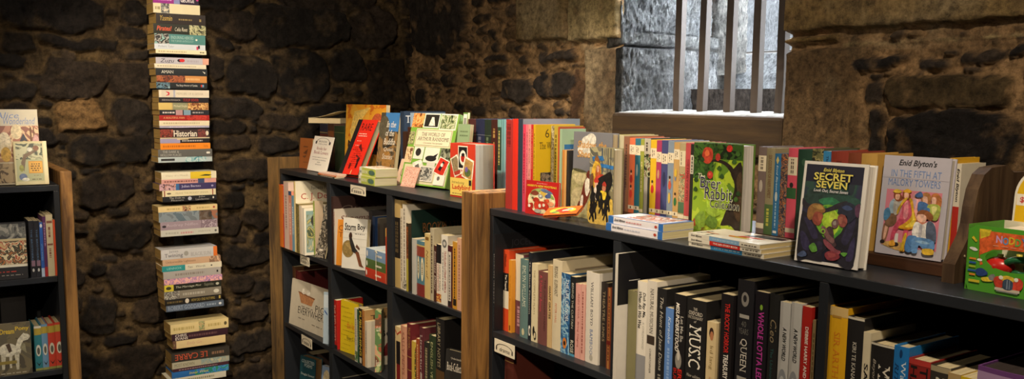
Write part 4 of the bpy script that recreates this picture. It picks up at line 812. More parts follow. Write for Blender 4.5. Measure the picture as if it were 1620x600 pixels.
# dark row at the back, either side of the post
row(ZT, 1.745, [
 (734, 188, 'h', '432020', 'dark oxblood leather volume', [band(.78, .79, '7a5a3a'), band(.6, .61, '7a5a3a'), tk('6a4a30', .64, .76)], {}),
 (752, 188, 'h', '1e2340', 'dark navy leather volume', [band(.78, .79, '5a5a6a'), tk('5a5a6a', .64, .76)], {}),
 (766, 189, 'h', '1f2c22', 'blackish green volume left of the gilt brown one', [band(.78, .79, '4a5a44'), tk('5a6a50', .64, .76)], {}),
 (776.5, 189, 'h', '3a1a16', 'brown gilt-lettered volume with oval stamp', [tk('9a7a44', .75, .88), tk('9a7a44', .4, .7, .4, .6), oval(.12, .2, 'a88a50', .3, .7)], {}),
 (787, 189, 'h', '254030', 'dark green volume with teal ends', [band(0, .33, '6a9a98'), band(.9, 1, '6a9a98'), tk('b8a860', .4, .85)], {}),
 (793, 189, 'h', '72a2a6', 'pale teal slim volume next to the red cloth one', [band(0, 1, '4f7f86', .4, .6)], {}),
], 'at back of bookcase tops', 'leather volumes on the bookcase tops', 800)
# ------------------------------------------------------------------ on top of the near bookcase
G4 = "children's books on top of the near bookcase"
U = 'on near bookcase top'
row(ZT, 1.553, [
 (800, 189, 'h', '9a2c28', 'dull red cloth hardback first beside timber post', [tk('5a1a18', .7, .95, .3, .7)], {'D': .2}),
 (811, 188, 'h', 'd22c1c', 'bright red cloth hardback second from timber post', [], {'D': .2}),
 (819.5, 188, 'h', '2c3444', 'navy spined tall annual with blue grey cover', [fr('7c8894', .0, .0, 1, 1)], {'D': .215}),
 (827.5, 197, 'b', 'd23e5a', 'crimson pink thin annual left of paler pink ones', [tk('8a2034', .2, .9)], {'D': .146}),
 (832, 197, 'b', 'd8707c', 'rose pink thin annual', [d('JEAN ANNUAL', '7a2a34', .3, .92, .3, .7)], {'D': .146}),
 (836, 197, 'b', 'dc9088', 'pale pink thin annual', [d('STORY BOOK', '8a3a3a', .55, .95, .3, .7), d('THE OLD', '8a3a3a', .3, .5, .3, .7)], {'D': .146}),
 (840.3, 197, 'b', 'b8282c', 'thin dark red annual left of yellow one', [d('OLD WISHING', 'd8a070', .5, .95, .3, .7)], {'D': .146}),
 (844, 197, 'h', 'cba51c', 'yellow picture book with dark bush on cover', [tk('7a5a14', .1, .9), fr('d8b41e', 0, 0, 1, 1), ft('6', '4a3a14', .24, .85, .34, .95, 's'), ft('The Wishing', '2a2418', .10, .70, .62, .80, 's'), fn(['4a4238', '8a7a68', '2e2a26', '6a5e54'], .13, .04, .75, .46, 40), fe('c0402c', .26, .1, .5, .34), fp('8a241c', (.3, .3), (.5, .4), (.44, .24))], {'D': .146, 'xr': 847.5}),
], U, G4, 848)
row(ZT, 1.605, [
 (872, 199, 'h', '8f8468', 'worn greyish cream spined book right of yellow one', [spic(0, 1, ['8f8468', 'b0a684', '6a5a44'])], {'D': .094}),
 (876.5, 199, 'h', 'a89436', 'olive yellow spined book', [tk('5a4a1a', .2, .9)], {'D': .094}),
 (883, 201, 'b', 'a8442a', 'rust red thin spine', [], {'D': .094}),
 (885.5, 204, 'h', '8fa88c', 'pale green book with blue panel', [fr('a0bc9c', 0, 0, 1, 1), fr('2f6ea8', .1, .62, .5, .82), fp('5a90c0', (.12, .64), (.4, .8), (.3, .64))], {'D': .088, 'xr': 889.5}),
], U, G4, 892)
row(ZT, 1.606, [
 (889.5, 237, 'h', 'b87a3a', 'small orange tan spined book', [], {'D': .09}),
 (893, 237, 'h', 'c89a5c', 'small light tan spined book', [], {'D': .09}),
 (896.5, 238, 'h', '2a2622', 'small black spined book next to sheepdog-title cover', [], {'D': .09}),
], U, G4, 900)
face(ZT, 1.613, 903.5, 964, 334, 208, -1, .024, 'h', '6f7076', 'grey cover book with animal picture behind the dark-figures book', [fr('c8b890', 0, 0, .05, .06), fe('c8c4b8', .2, .74, .55, .96), fe('c8c4b8', .34, .84, .6, .99), fe('c8c4b8', .12, .72, .7, .86), ft('Shadow, the', 'b88a4a', .12, .80, .86, .90, 'bi'), ft('Sheepdog', 'b88a4a', .12, .68, .84, .79, 'bi'),
  fc('9a9468', (0, .54), (.3, .53), (.7, .56), (1, .52), (1, .02), (.5, 0), (.02, .02)), fc('b8ae84', (0, .48), (.3, .52), (.5, .44), (.2, .38)), fc('b0a67e', (.02, .3), (.3, .34), (.4, .1), (.05, .06)), fc('4a4a34', (.0, .56), (.16, .57), (.4, .54), (.2, .53)),
  fc('6a2e20', (.20, .10), (.26, .26), (.32, .40), (.42, .50), (.52, .46), (.50, .34), (.44, .22), (.34, .12), (.26, .06)), fc('ddd6c6', (.36, .44), (.46, .48), (.50, .38), (.42, .26), (.36, .32)), fc('6a2e20', (.38, .50), (.44, .56), (.54, .54), (.58, .48), (.48, .46)), fc('ddd6c6', (.26, .24), (.32, .26), (.3, .1), (.24, .08)), fc('5a281c', (.14, .08), (.22, .2), (.22, .08), (.16, .02)), fc('4a3a2a', (.62, .2), (.72, .3), (.8, .16), (.7, .08)), fn(['8a7a5a', 'b0a070', '5a4a34', '6a2e20'], .58, .02, 1, .34, 40), fc('3a3024', (.48, .10), (.56, .14), (.6, .04), (.5, .03))], G4, lean=1, pg='b8a98a')
face(ZT, 1.564, 931, 968.5, 358, 233, 4, .038, 'h', '7d7658', 'thick picture book with dark dancing figures on the cover', [fn(['8a8468', '6f6c60', 'a09874', '5a5a50'], 0, .45, 1, 1, 22), fr('4a4a44', .75, .5, .78, 1), fr('4a4a44', .86, .5, .9, 1), fr('3a4a5a', .5, .6, .55, 1), fp('2f6aa4', (.1, .88), (.55, .9), (.62, .84), (.15, .82)), fp('2f6aa4', (.45, .8), (1, .78), (1, .73), (.5, .75)), fc('c8a038', (.06, .50), (.10, .70), (.22, .82), (.34, .86), (.48, .76), (.5, .56), (.3, .48)), fc('8a5a2c', (.2, .84), (.32, .9), (.46, .8), (.34, .82)), fc('a8562c', (.26, .62), (.30, .76), (.44, .76), (.48, .64), (.38, .58)), fe('c89a7a', .3, .68, .42, .77), fc('b84030', (.24, .6), (.5, .66), (.74, .62), (.5, .57)),
  fc('1a1817', (.30, .56), (.46, .62), (.66, .66), (.88, .70), (.97, .62), (.92, .50), (.80, .44), (.66, .46), (.50, .42), (.36, .46)), fe('d8a890', .24, .46, .38, .57), fc('b8382c', (.2, .56), (.3, .62), (.42, .56), (.3, .54)), fc('d8c8b8', (.22, .46), (.36, .48), (.44, .36), (.30, .32)), fe('c07a5c', .56, .44, .72, .53), fc('a83428', (.56, .52), (.66, .57), (.74, .51)), fc('d8b834', (.50, .44), (.66, .44), (.80, .40), (.76, .28), (.58, .28), (.48, .34)), fc('3a6a44', (.54, .29), (.70, .30), (.72, .18), (.58, .18)), fc('6a4a34', (.04, .60), (.16, .66), (.18, .48), (.06, .44)),
  fc('b89a48', (.0, .28), (.4, .3), (1, .24), (1, .0), (.5, .0), (0, .02)), fc('c8a848', (.78, .3), (1, .34), (1, .1), (.84, .12))]+[fc('171514', *[(x+dx, y+dy) for x, y in ((.0, .14), (.06, .22), (.04, .28), (.12, .30), (.16, .22), (.24, .20), (.18, .13), (.22, .03), (.16, .0), (.12, .09), (.04, .02), (.0, .04), (.06, .10))]) for dx, dy in ((.06, .20), (.28, .22), (.14, .06), (.44, .12), (.62, .04), (.70, .18), (.04, .02))], G4, lean=0, pg='c2b89e', back='c8762a')
face(ZT, 1.534, 830.5, 882, 338, 284.5, 7, .008, 'b', 'b3201e', 'red square board book with round picture, standing at the front', [ft('Enid Blyton', 'e0a0a0', .34, .91, .66, .95, 'i'), ft("HARRY'S NEW FOOTBALL", 'd8c03a', .05, .82, .95, .885, 'b'),
  fe('d8cba0', .08, .05, .92, .80), fc('8aa05a', (.14, .56), (.2, .7), (.36, .78), (.56, .79), (.5, .7), (.3, .64)), fc('7a9a4a', (.7, .68), (.82, .62), (.88, .5), (.76, .54)), fr('c8a84a', .46, .56, .64, .76), fc('5a6a8a', (.46, .74), (.56, .79), (.74, .74), (.84, .66), (.6, .68)), fc('4a5a88', (.6, .58), (.74, .68), (.78, .56), (.66, .52)), fc('7a3a28', (.16, .64), (.3, .72), (.42, .64), (.34, .58), (.22, .58)), fe('8a8e94', .4, .5, .54, .62), fe('d8d8d0', .43, .53, .5, .6), fc('a8301e', (.24, .44), (.34, .52), (.44, .46), (.40, .38), (.28, .38)), fc('b8341e', (.3, .36), (.5, .42), (.66, .38), (.74, .3), (.7, .14), (.56, .2), (.4, .14), (.3, .2)), fc('c04a2a', (.58, .46), (.72, .5), (.74, .4), (.64, .38)), fe('d8946a', .72, .3, .88, .44), fe('e0d8c4', .42, .22, .5, .34), fe('d8d0bc', .54, .26, .62, .36), fc('a82a1c', (.12, .3), (.24, .34), (.26, .22), (.2, .14)), fe('9a9488', .3, .06, .52, .18), fe('e0d8c8', .1, .2, .18, .3), fe('6a5a44', .2, .46, .28, .52)], G4, lean=2)
p = onY(858.3, 343.6, 1.503)
book(Tr(p[0], p[1], ZT+.0095) @ Rz(12) @ Ry(-8) @ Rx(-58) @ Rz(-90) @ Tr(-.004, 0, 0), .008, .036, .122, 'b', 'd8661e', 'small orange board book propped low in front of the red square one', [fe('d8c03a', .12, .12, .9, .9), fe('c83a24', .3, .3, .55, .7), fe('e0d8c0', .5, .35, .7, .6), fc('6a8a4a', (.2, .3), (.34, .46), (.44, .3), (.3, .2)), fe('a8b8c0', .6, .5, .82, .75), fc('c83020', (.34, .62), (.5, .8), (.64, .7), (.5, .56)), fc('c83020', (.45, .2), (.6, .4), (.8, .3), (.62, .16))], G4, pg='5a5854', back='3a3a3c')
# long wooden book rack
rackw = wood('dark_rack_wood', '2e1c12', '4a2e1c', 0, 7, .5, .15); rackl = wood('rack_end_wood', '38281c', '5a4632', 2, 7, .5, .15)
TH = .025; YT = 1.655; TX0 = onY(972, 345, YT)[0]; BX0 = onY(1489, 440, 1.612)[0]; BX1 = onY(1509, 446, 1.612)[0]
rk = empty('book_rack', ((TX0+BX1)/2, YT, ZT)); tag(rk, 'long dark wooden book rack with curved end on the near bookcase', 'book rack'); ro = -Vector(rk.matrix_world.translation)
b = MB(); b.bevel_box((TX0, YT, ZT+.0002), (BX0, YT+.19, ZT+TH), rackw, .002, Tr(ro)); b.build('base_board', rk)
prof = [(0, 0), (0, .036), (.018, .058), (.04, .085), (.05, .108), (.054, .14), (.062, .172), (.08, .2), (.105, .212), (.16, .215), (.19, .2), (.235, .2), (.235, 0)]
b = MB(); b.prism([(1.612+y, ZT+.0002+z) for y, z in prof], BX0+.0005, BX1, rackl, 0, Tr(ro))
o = b.build('curved_end', rk)
b = MB()
for y, z in ((.03, .05), (.05, .02)): b.tube([(BX1+.0001, 1.612+y, ZT+z), (BX1+.0012, 1.612+y, ZT+z)], .0022, mat('c8b48a', .4), 10)
for v in range(len(b.v)): b.v[v] = tuple(Vector(b.v[v])+ro)
b.build('screw', rk)
ZR = ZT+TH+.0004; PR = 1.675
lb = lambda a, c_: [band(a, a+.13, 'd8ccb0'), tk('4a4038', a+.02, a+.11, .3, .42), tk('4a4038', a+.03, a+.1, .6, .7), band(.05, .1, 'd8ccb0'), tk('4a4038', .06, .09, .4, .6)]
def fig(c, v, w=.5): return [oval(v, v+.06, 'c89a78', .35, .62), oval(v-.1, v+.01, c, .25, .75), oval(v+.035, v+.075, '3a2a20', .32, .65)]
row(ZR, PR, [
 (975, 213, 'h', 'a89e62', 'olive cream spined book leftmost on rack', [], {'D': .13}),
 (980.5, 214, 'h', 'b0a684', 'pale sage spined book beside brown one', [], {'D': .13}),
 (987, 216, 'h', '84583c', 'brown spined book without label', [tk('5a3a24', .3, .9)], {'D': .13}),
 (996, 218, 'h', 'cf6a40', 'orange spined book, paper label, two figures', lb(.78, 0)+fig('a02a24', .5)+fig('c83a2c', .3), {'D': .13}),
 (1005, 219, 'h', '2c6a7c', 'teal blue spined book with paper label', lb(.78, 0)+[oval(.5, .66, '8aa0a0', .3, .7)], {'D': .13}),
 (1013.5, 220, 'h', '90983e', 'narrow olive green spined book, one label', [band(.84, .92, 'd8ccb0'), tk('d8d0a0', .3, .7, .4, .6), band(.03, .07, 'd8ccb0')], {'D': .13}),
 (1019.5, 219, 'h', '30342c', 'dark picture spined book with grey label', [band(.8, 1, 'b0aa98'), spic(.5, .8, ['1c1e1a', '4a5a34', 'a8a88a', '6a3a2c'], 80), band(.02, .5, '9a968c', .1, .7), tk('4a4038', .82, .95, .3, .6)], {'D': .13}),
 (1029.5, 221, 'h', 'd2ac22', 'yellow spined book with paper label', lb(.76, 0)+fig('b8302a', .4), {'D': .13}),
 (1039, 222, 'h', 'a0355a', 'magenta spined book with paper label', lb(.72, 0)+[oval(.5, .62, 'b8886a', .3, .75)], {'D': .13}),
 (1047, 222, 'h', '3f4472', 'navy violet spined book with paper label', lb(.7, 0)+[oval(.4, .6, '2c3050', .3, .75)], {'D': .13}),
 (1057, 223, 'h', '7c8a98', 'grey blue spined book with child figure', lb(.72, 0)+fig('b8543a', .48)+[oval(.2, .34, 'c8a84a', .3, .7)], {'D': .13}),
 (1066.5, 225, 'h', 'b8945a', 'tan spined book, child in green', lb(.78, 0)+fig('2f6a3c', .28)+[oval(.5, .6, '6a7a94', .3, .6), oval(.55, .66, 'c8a83a', .3, .7)], {'D': .13}),
 (1075.5, 226, 'h', 'a89870', 'beige spined book with animal picture', [band(.7, .9, 'cfc4a4'), tk('4a4038', .72, .88, .3, .42), spic(.25, .62, ['8a5a3a', 'b8a27a', '6a7a5a', 'a8503a'], 90), band(.1, .24, '4a6a4c'), band(.03, .08, 'd8ccb0')], {'D': .13}),
 (1085, 226, 'h', 'b84a4a', 'rose red spined book with dark red capitals', [d('THE FAMILY OF PETER', '6a1c20', .25, .8, .3, .75, 's'), band(.03, .07, 'd8ccb0')], {'D': .13}),
 (1093, 228, 'h', '26261e', 'black spined book with white top label', [band(.62, .86, 'd0c8b4'), tk('3a3430', .64, .84)], {'D': .12, 'xr': 1099}),
], U, G4, 1100)
face(ZT, 1.632, 1094, 1169.5, 360, 225, 2, .045, 'h', '55752a', 'thick green orchard-picture hardback facing out, collection in the title', [fn(['4a6a1e', '88a82a', 'a8c034', '5f8426'], 0, 0, 1, 1, 9), fe('a8c83a', .3, .2, .8, .62), fr('1e3018', 0, .86, 1, 1), fn(['16240f', '2c4a1c', '3f6426', '1c3014'], 0, .62, .42, 1, 30), fn(['16240f', '35561f', '22381a'], .35, .84, 1, 1, 30), fc('2a2018', (1, .78), (.84, .76), (.78, .70), (.86, .60), (.84, .48), (.74, .36), (.66, .24), (.62, .16), (.80, .17), (.92, .12), (1, .10)), fc('4a3826', (1, .70), (.90, .66), (.92, .5), (.86, .32), (1, .24)), fc('2a2018', (.82, .76), (.66, .82), (.46, .84), (.3, .80), (.46, .81), (.66, .78), (.80, .70)),
  fc('b4402a', (.18, .87), (.22, .94), (.3, .955), (.39, .93), (.40, .84), (.32, .785), (.22, .80)), fc('d86a3c', (.24, .91), (.3, .93), (.33, .88), (.26, .86)), fe('b8382a', .3, .63, .42, .71), fe('d8604a', .33, .66, .37, .695), fe('c83228', .68, .92, .8, .99), fe('b83a2c', .46, .82, .56, .9)]+[fc(c_, (x, y), (x+.05, y+.035), (x+.1, y), (x+.05, y-.02)) for x, y, c_ in [(.02, .6, '24401a'), (.1, .68, '3a5c20'), (.04, .76, '2e4c1e'), (.5, .74, '3a5c20'), (.62, .88, '2e4c1e'), (.42, .93, '24401a'), (.86, .9, '3f6426'), (.14, .82, '24401a'), (.9, .5, '24401a'), (.86, .44, '3a5c20'), (.56, .66, '2e4c1e'), (.02, .5, '2e4c1e'), (.2, .6, '3f6426'), (.8, .82, '3f6426'), (.52, .96, '3f6426'), (.0, .86, '3a5c20'), (.24, .74, '2e4c1e')]]+[fc('74942c', (.05, .10), (.12, .24), (.28, .28), (.3, .14), (.16, .06)), fc('5f8028', (.3, .16), (.42, .26), (.56, .2), (.5, .12)), fc('93b238', (.3, .3), (.5, .36), (.62, .28), (.46, .24)), fc('a84428', (.03, .12), (.07, .2), (.10, .12)), 
  ft('The', 'd8d8b8', .12, .62, .27, .68, 'i'), ft('Brer', 'dcdcc4', .17, .522, .61, .653, 'b'), ft('Rabbit', 'dcdcc4', .27, .412, .85, .553, 'b'), ft('Collection', 'c8cca8', .39, .328, .99, .427, 'b'), ft('Brer', '1f1a44', .18, .53, .60, .645, ''), ft('Rabbit', '1f1a44', .28, .42, .84, .545, ''), ft('Collection', '1f1a44', .40, .335, .98, .42, 'l'), ft('Enid Blyton', '6a3a1e', .22, .04, .92, .11, 'i')], G4, lean=0, pg='c9c1b8', back='4a3a6a')
row(ZR, PR, [
 (1200.5, 232, 'h', '6f5f5a', 'grey mauve spined book right of orchard cover', [band(.72, .9, 'd8ccb0'), tk('4a4038', .74, .88), oval(.48, .62, 'b0a698', .25, .7), band(.06, .12, 'd8ccb0')], {'D': .13}),
 (1213, 234, 'h', '8e8464', 'tan green spined book with brown capitals', [band(0, .35, '4f6a3e'), d('SIX COUSINS OF FARM FAMILY', '6a4024', .42, .92, .3, .7, 's'), tk('b8b84a', .1, .3, .3, .6)], {'D': .13}),
 (1226, 243, 'h', '2a6a98', 'blue spined book with pale diamond', [('S', 'p', 0, 0, 1, 1, 'c8b870', ((.5, .97), (.75, .92), (.5, .87), (.25, .92))), d('Enid Blyton', 'c8dce0', .55, .86, .3, .65, 'i'), oval(.42, .54, 'b8c4c0', .3, .7), tk('9ab8c8', .1, .4, .4, .6), band(.03, .06, 'd8d8d0', .2, .8)], {'D': .13}),
 (1236, 243, 'h', '4a4652', 'dark picture spined book between blue and pink', [spic(0, 1, ['3a3648', '8a6a4a', '2a2c3c', 'a8683a', '5a6470'], 70)], {'D': .13}),
 (1247.5, 234, 'h', 'cf4f62', 'pink spined book, green band in middle', [band(.7, .9, 'd8ccb0'), tk('4a4038', .72, .88), band(.44, .56, '2f5a34'), oval(.56, .62, '2a2424', .3, .7), band(.06, .11, 'd8ccb0')], {'D': .13}),
 (1262.5, 236, 'h', '1f4030', 'dark green spined book behind white-bordered cover', [oval(.82, .9, '3a5a44', .3, .7)], {'D': .13}),
 (1285, 235, 'h', '4a4a30', 'olive patterned spined book', [spic(0, 1, ['3a3c28', '6a6840', '9a9060', '2a2c20'], 60)], {'D': .13}),
 (1303, 239, 'p', '3a86b8', 'sky blue spined book with dark vertical title', [d('Thursday', '1c3a5a', .75, .95, .3, .75, 'b')], {'D': .12}),
 (1314.5, 239, 'h', '8c3626', 'red brown wide spined book', [tk('6a241a', .7, .9)], {'D': .13}),
 (1342, 242, 'h', '7c3c22', 'darker brown spined book left of yellowish one', [tk('5a2a18', .7, .9)], {'D': .13}),
 (1362.5, 243, 'h', 'c0964a', 'straw yellow wide spined book', [tk('a8803a', .75, .9), band(.0, .3, 'b08a44')], {'D': .13, 'xr': 1388}),
], U, G4, 1392)
face(ZT, 1.550, 1254.5, 1356, 423, 254, 4, .034, 'h', 'e4e0d8', 'white-bordered hardback with two crouching children in green glow', [fr('1d1d30', .055, .03, .94, .97), fn(['1c2a34', '24463c', '1e3440', '2a2a44'], .055, .45, .94, .80, 12), fc('1f3a34', (.06, .62), (.16, .72), (.3, .70), (.44, .66), (.4, .58), (.2, .56)), fc('234a40', (.5, .66), (.7, .70), (.92, .66), (.92, .58), (.7, .56)), fc('2c7a50', (.3, .62), (.5, .66), (.66, .6), (.5, .56)),
  fc('6fae2c', (.26, .5), (.40, .58), (.56, .58), (.70, .52), (.74, .38), (.66, .24), (.52, .2), (.40, .26), (.28, .36)), fc('a8cc34', (.42, .52), (.56, .54), (.66, .46), (.64, .34), (.54, .26), (.46, .34), (.38, .44)), fc('c0d848', (.5, .5), (.58, .5), (.6, .42), (.52, .4)), fc('3f8a3a', (.34, .54), (.44, .57), (.42, .5), (.34, .46)), fc('4f9a34', (.60, .3), (.7, .36), (.68, .22), (.58, .2)),
  fc('26222c', (.055, .63), (.14, .58), (.26, .575), (.38, .545), (.5, .57), (.6, .61), (.74, .64), (.72, .585), (.6, .55), (.48, .52), (.38, .50), (.24, .53), (.12, .53), (.055, .56)),
  fc('1b1826', (.055, .46), (.12, .49), (.2, .45), (.27, .42), (.34, .34), (.44, .27), (.54, .22), (.50, .15), (.44, .10), (.46, .03), (.2, .03), (.055, .03)), fc('2e2848', (.10, .44), (.2, .42), (.3, .34), (.36, .26), (.28, .24), (.2, .32)), fc('302a4c', (.08, .30), (.18, .26), (.26, .14), (.16, .12), (.09, .2)), fc('28243c', (.3, .2), (.42, .22), (.44, .14), (.34, .1)),
  fc('1b1826', (.94, .54), (.86, .52), (.78, .46), (.74, .40), (.70, .33), (.62, .27), (.60, .2), (.68, .15), (.72, .03), (.94, .03)), fc('2a2644', (.90, .48), (.82, .46), (.76, .36), (.72, .26), (.8, .22), (.88, .34)), fc('332c50', (.86, .24), (.92, .3), (.92, .1), (.82, .08)),
  fc('8f4434', (.22, .46), (.26, .51), (.38, .50), (.405, .46), (.385, .43), (.39, .41), (.35, .375), (.27, .39)), fc('a85a42', (.32, .49), (.39, .49), (.39, .45), (.35, .42)), fc('8f6534', (.15, .46), (.16, .54), (.24, .585), (.36, .58), (.43, .535), (.40, .50), (.32, .51), (.26, .49), (.235, .43), (.19, .42)), fc('b08a4c', (.22, .56), (.34, .575), (.40, .54), (.3, .535)),
  fc('8f4a42', (.645, .50), (.72, .51), (.78, .46), (.77, .41), (.72, .385), (.67, .40), (.65, .43), (.63, .455)), fc('a86656', (.66, .48), (.71, .48), (.70, .42), (.66, .43)), fc('1f2438', (.62, .52), (.66, .59), (.76, .63), (.88, .60), (.92, .53), (.86, .46), (.79, .43), (.77, .49), (.70, .51)), fc('3a4a74', (.68, .575), (.76, .60), (.84, .57), (.76, .55)), fc('5a3450', (.88, .6), (.95, .62), (.94, .5), (.89, .52)),
  fc('4a3438', (.46, .33), (.52, .38), (.58, .36), (.62, .26), (.66, .20), (.56, .18), (.48, .24)), fc('6a4a4c', (.55, .42), (.60, .46), (.66, .43), (.64, .38), (.58, .37)), fc('9a9088', (.57, .425), (.61, .44), (.62, .40), (.58, .40)), fc('7a5454', (.40, .36), (.46, .37), (.54, .30), (.62, .26), (.60, .22), (.5, .26)), fe('8ab83c', .4, .30, .47, .35), fe('4a3438', .415, .31, .455, .34),
  fc('8a4450', (.46, .25), (.56, .22), (.66, .17), (.74, .155), (.70, .12), (.58, .15), (.48, .2)), fc('85323c', (.5, .11), (.58, .145), (.70, .13), (.73, .09), (.64, .055), (.54, .06)), fc('9a4648', (.55, .12), (.64, .125), (.68, .10), (.58, .085)), fc('5a9a38', (.74, .14), (.84, .15), (.8, .11)), fc('4a5a80', (.07, .06), (.16, .11), (.22, .07), (.14, .045)), fc('5f9a3a', (.24, .16), (.32, .2), (.38, .13), (.3, .11)),
  ft('Enid Blyton', 'd8cc5a', .34, .895, .66, .94, 'bi'), ft('SECRET', 'e2d464', .20, .82, .80, .893, 'bs'), ft('SEVEN', 'e2d464', .25, .745, .74, .815, 'bs'), ft('Look Out, Secret Seven', 'd8d4d8', .22, .70, .75, .735, 'bi')], G4, lean=6, back='2a7f86', sp='2a7f86', pg='e6dfd2')
face(ZR, 1.660, 1382, 1488, 408, 245, 3, .022, 'h', 'b7b2bc', 'lilac grey hardback with schoolgirls picture, in the rack', [ft("Enid Blyton's", '1c1a1e', .24, .885, .80, .965, 'bi'), ft('IN THE FIFTH AT', '6a86b8', .14, .79, .88, .86, ''), ft('MALORY TOWERS', '6a86b8', .11, .70, .88, .77, ''), fr('8f8a96', 0, .775, 1, .777),
  fr('cf7e8e', .10, .09, .92, .66), fc('e0a0a0', (.5, .62), (.64, .6), (.6, .4), (.5, .4)), fc('c8a060', (.1, .10), (.3, .14), (.6, .10), (.4, .05)), fc('b89ab0', (.46, .54), (.56, .58), (.54, .48)),
  fc('8a6048', (.11, .3), (.20, .3), (.16, .12), (.10, .14)), fc('d8a890', (.14, .30), (.18, .30), (.15, .16), (.12, .16)), fe('2a2020', .08, .10, .15, .14), fr('d8d4d0', .30, .12, .35, .22), fe('2a2020', .29, .09, .37, .13),
  fc('7a5a44', (.15, .44), (.26, .46), (.3, .34), (.22, .28), (.13, .30)), fc('9ab0c0', (.17, .52), (.24, .57), (.32, .56), (.28, .44), (.18, .42)), fc('b0aaa4', (.24, .56), (.36, .56), (.32, .42), (.24, .42)), fc('4a7aa0', (.10, .44), (.16, .47), (.2, .40), (.14, .34), (.10, .36)),
  fc('8a4a2a', (.22, .62), (.30, .63), (.36, .57), (.30, .54), (.24, .56)), fc('dca88c', (.25, .61), (.31, .61), (.30, .56), (.25, .565)), fc('d8b440', (.2, .635), (.26, .665), (.34, .64), (.27, .625)),
  fc('cf5a70', (.36, .56), (.44, .57), (.50, .53), (.52, .42), (.53, .34), (.42, .32), (.33, .35), (.37, .46)), fc('e8909a', (.40, .54), (.45, .54), (.46, .40), (.40, .38)), fc('c24a62', (.34, .37), (.42, .34), (.32, .24), (.27, .12), (.24, .12), (.25, .24)), fc('c24a62', (.44, .30), (.50, .32), (.48, .14), (.44, .08), (.42, .2)), fc('d89a34', (.23, .13), (.29, .15), (.32, .10), (.24, .085)), fc('d89a34', (.41, .09), (.46, .1), (.47, .05), (.4, .045)),
  fc('8a4a24', (.36, .64), (.44, .645), (.48, .60), (.46, .565), (.37, .58)), fc('e0ac94', (.38, .63), (.44, .63), (.44, .58), (.385, .585)), fc('d8a42c', (.35, .645), (.42, .675), (.49, .65), (.43, .635)),
  fc('d8a428', (.46, .58), (.51, .57), (.55, .47), (.60, .37), (.60, .30), (.48, .27), (.34, .28), (.46, .35), (.52, .42), (.50, .50)), fc('ecd048', (.53, .46), (.58, .36), (.56, .31), (.44, .295), (.53, .36)), fc('c87a20', (.38, .275), (.5, .27), (.59, .30), (.5, .285)), fc('c8a030', (.30, .46), (.38, .57), (.44, .585), (.36, .50), (.31, .41)),
  fc('a8703a', (.64, .63), (.72, .655), (.78, .61), (.76, .54), (.66, .55)), fc('e0b09a', (.66, .61), (.72, .61), (.73, .55), (.67, .555)), fc('3f68a0', (.60, .55), (.68, .56), (.76, .53), (.76, .46), (.62, .46)), fc('3a5a8e', (.54, .62), (.62, .66), (.66, .61), (.58, .60)),
  fc('b06a34', (.78, .63), (.86, .655), (.93, .60), (.92, .52), (.82, .54)), fc('e0b09a', (.79, .61), (.85, .61), (.85, .55), (.8, .55)), fc('a4b04c', (.74, .53), (.84, .55), (.93, .52), (.90, .40), (.80, .40), (.76, .46)), fc('d8d488', (.80, .52), (.88, .52), (.84, .44)), fc('4a78b0', (.70, .5), (.78, .5), (.76, .43), (.69, .44)),
  fc('8a5026', (.60, .44), (.66, .48), (.76, .475), (.84, .43), (.82, .385), (.74, .40), (.64, .42)), fc('e0b09a', (.61, .425), (.68, .44), (.74, .42), (.74, .37), (.68, .34), (.62, .37)), fc('c87c60', (.62, .37), (.68, .36), (.74, .365), (.72, .33), (.64, .33)),
  fc('e2deda', (.58, .34), (.63, .36), (.70, .34), (.80, .38), (.88, .34), (.86, .24), (.74, .20), (.62, .2), (.56, .24)), fc('b8b4ba', (.66, .33), (.70, .33), (.70, .22), (.66, .22)), fc('4f5a70', (.76, .36), (.84, .37), (.90, .30), (.91, .18), (.78, .20)),
  fc('4a78ae', (.50, .20), (.58, .22), (.64, .20), (.58, .06), (.48, .07)), fc('5a88bc', (.58, .19), (.70, .21), (.88, .19), (.90, .11), (.76, .10), (.68, .13), (.66, .055), (.58, .06)), fc('8ab0d4', (.62, .17), (.74, .18), (.84, .16), (.72, .15)), fc('d8b030', (.45, .22), (.49, .22), (.46, .07), (.42, .07)), fc('d8b030', (.74, .10), (.88, .11), (.90, .06), (.76, .05))], G4, lean=5, pg='c9bfae')
row(ZR, 1.735, [
 (1503, 250, 'h', 'd0a020', 'yellow book behind the schoolgirls cover', [], {'D': .09}),
 (1511.5, 259, 'p', 'e0d6c0', 'white and red spined paperback by the curved rack end', [band(0, .55, 'b83228'), d('Enid Blyton', '1c1a1e', .6, .95, .25, .8, 'bi')], {'D': .09}),
], U, G4, 1522)
# pair lying at the front
p = onY(958.5, 365, 1.513)
for i, lab in enumerate(('lower blue and white picture book of the pair lying on near bookcase', 'upper blue and white picture book of the lying pair, picture cover up')):
    q = onY(1046-3*i, 384, 1.513)
    lay((p[0]+.004*i, 1.513+.004*i, ZT+.0004+.0186*i), 1, q[0]-p[0], .0182, .106, 'p', 'dcd8dc', lab, [band(.9, 1, '2e64a8'), band(0, .08, '2e64a8'), d('Enid Blyton', '26262a', .68, .88, .3, .75, 'bi'), tk('c08a8a' if i else 'b0b4c4', .38, .66, .4, .6), oval(.1, .15, 'a8402c', .3, .7), fr('2e64a8', 0, 0, .1, 1), fr('2e64a8', 0, .0, 1, .05), fr('c4cce0', .02, .05, 1, .95), fn(['a88a8a', 'd8cfc8', '8a7a74', 'b8684a', 'dcdce4', '8a9a7a'], .08, .1, .92, .72, 26), fr('e4e4ec', .1, .74, .9, .92), fr('2e64a8', .94, .05, 1, 1)], G4, pg='c9bb90')
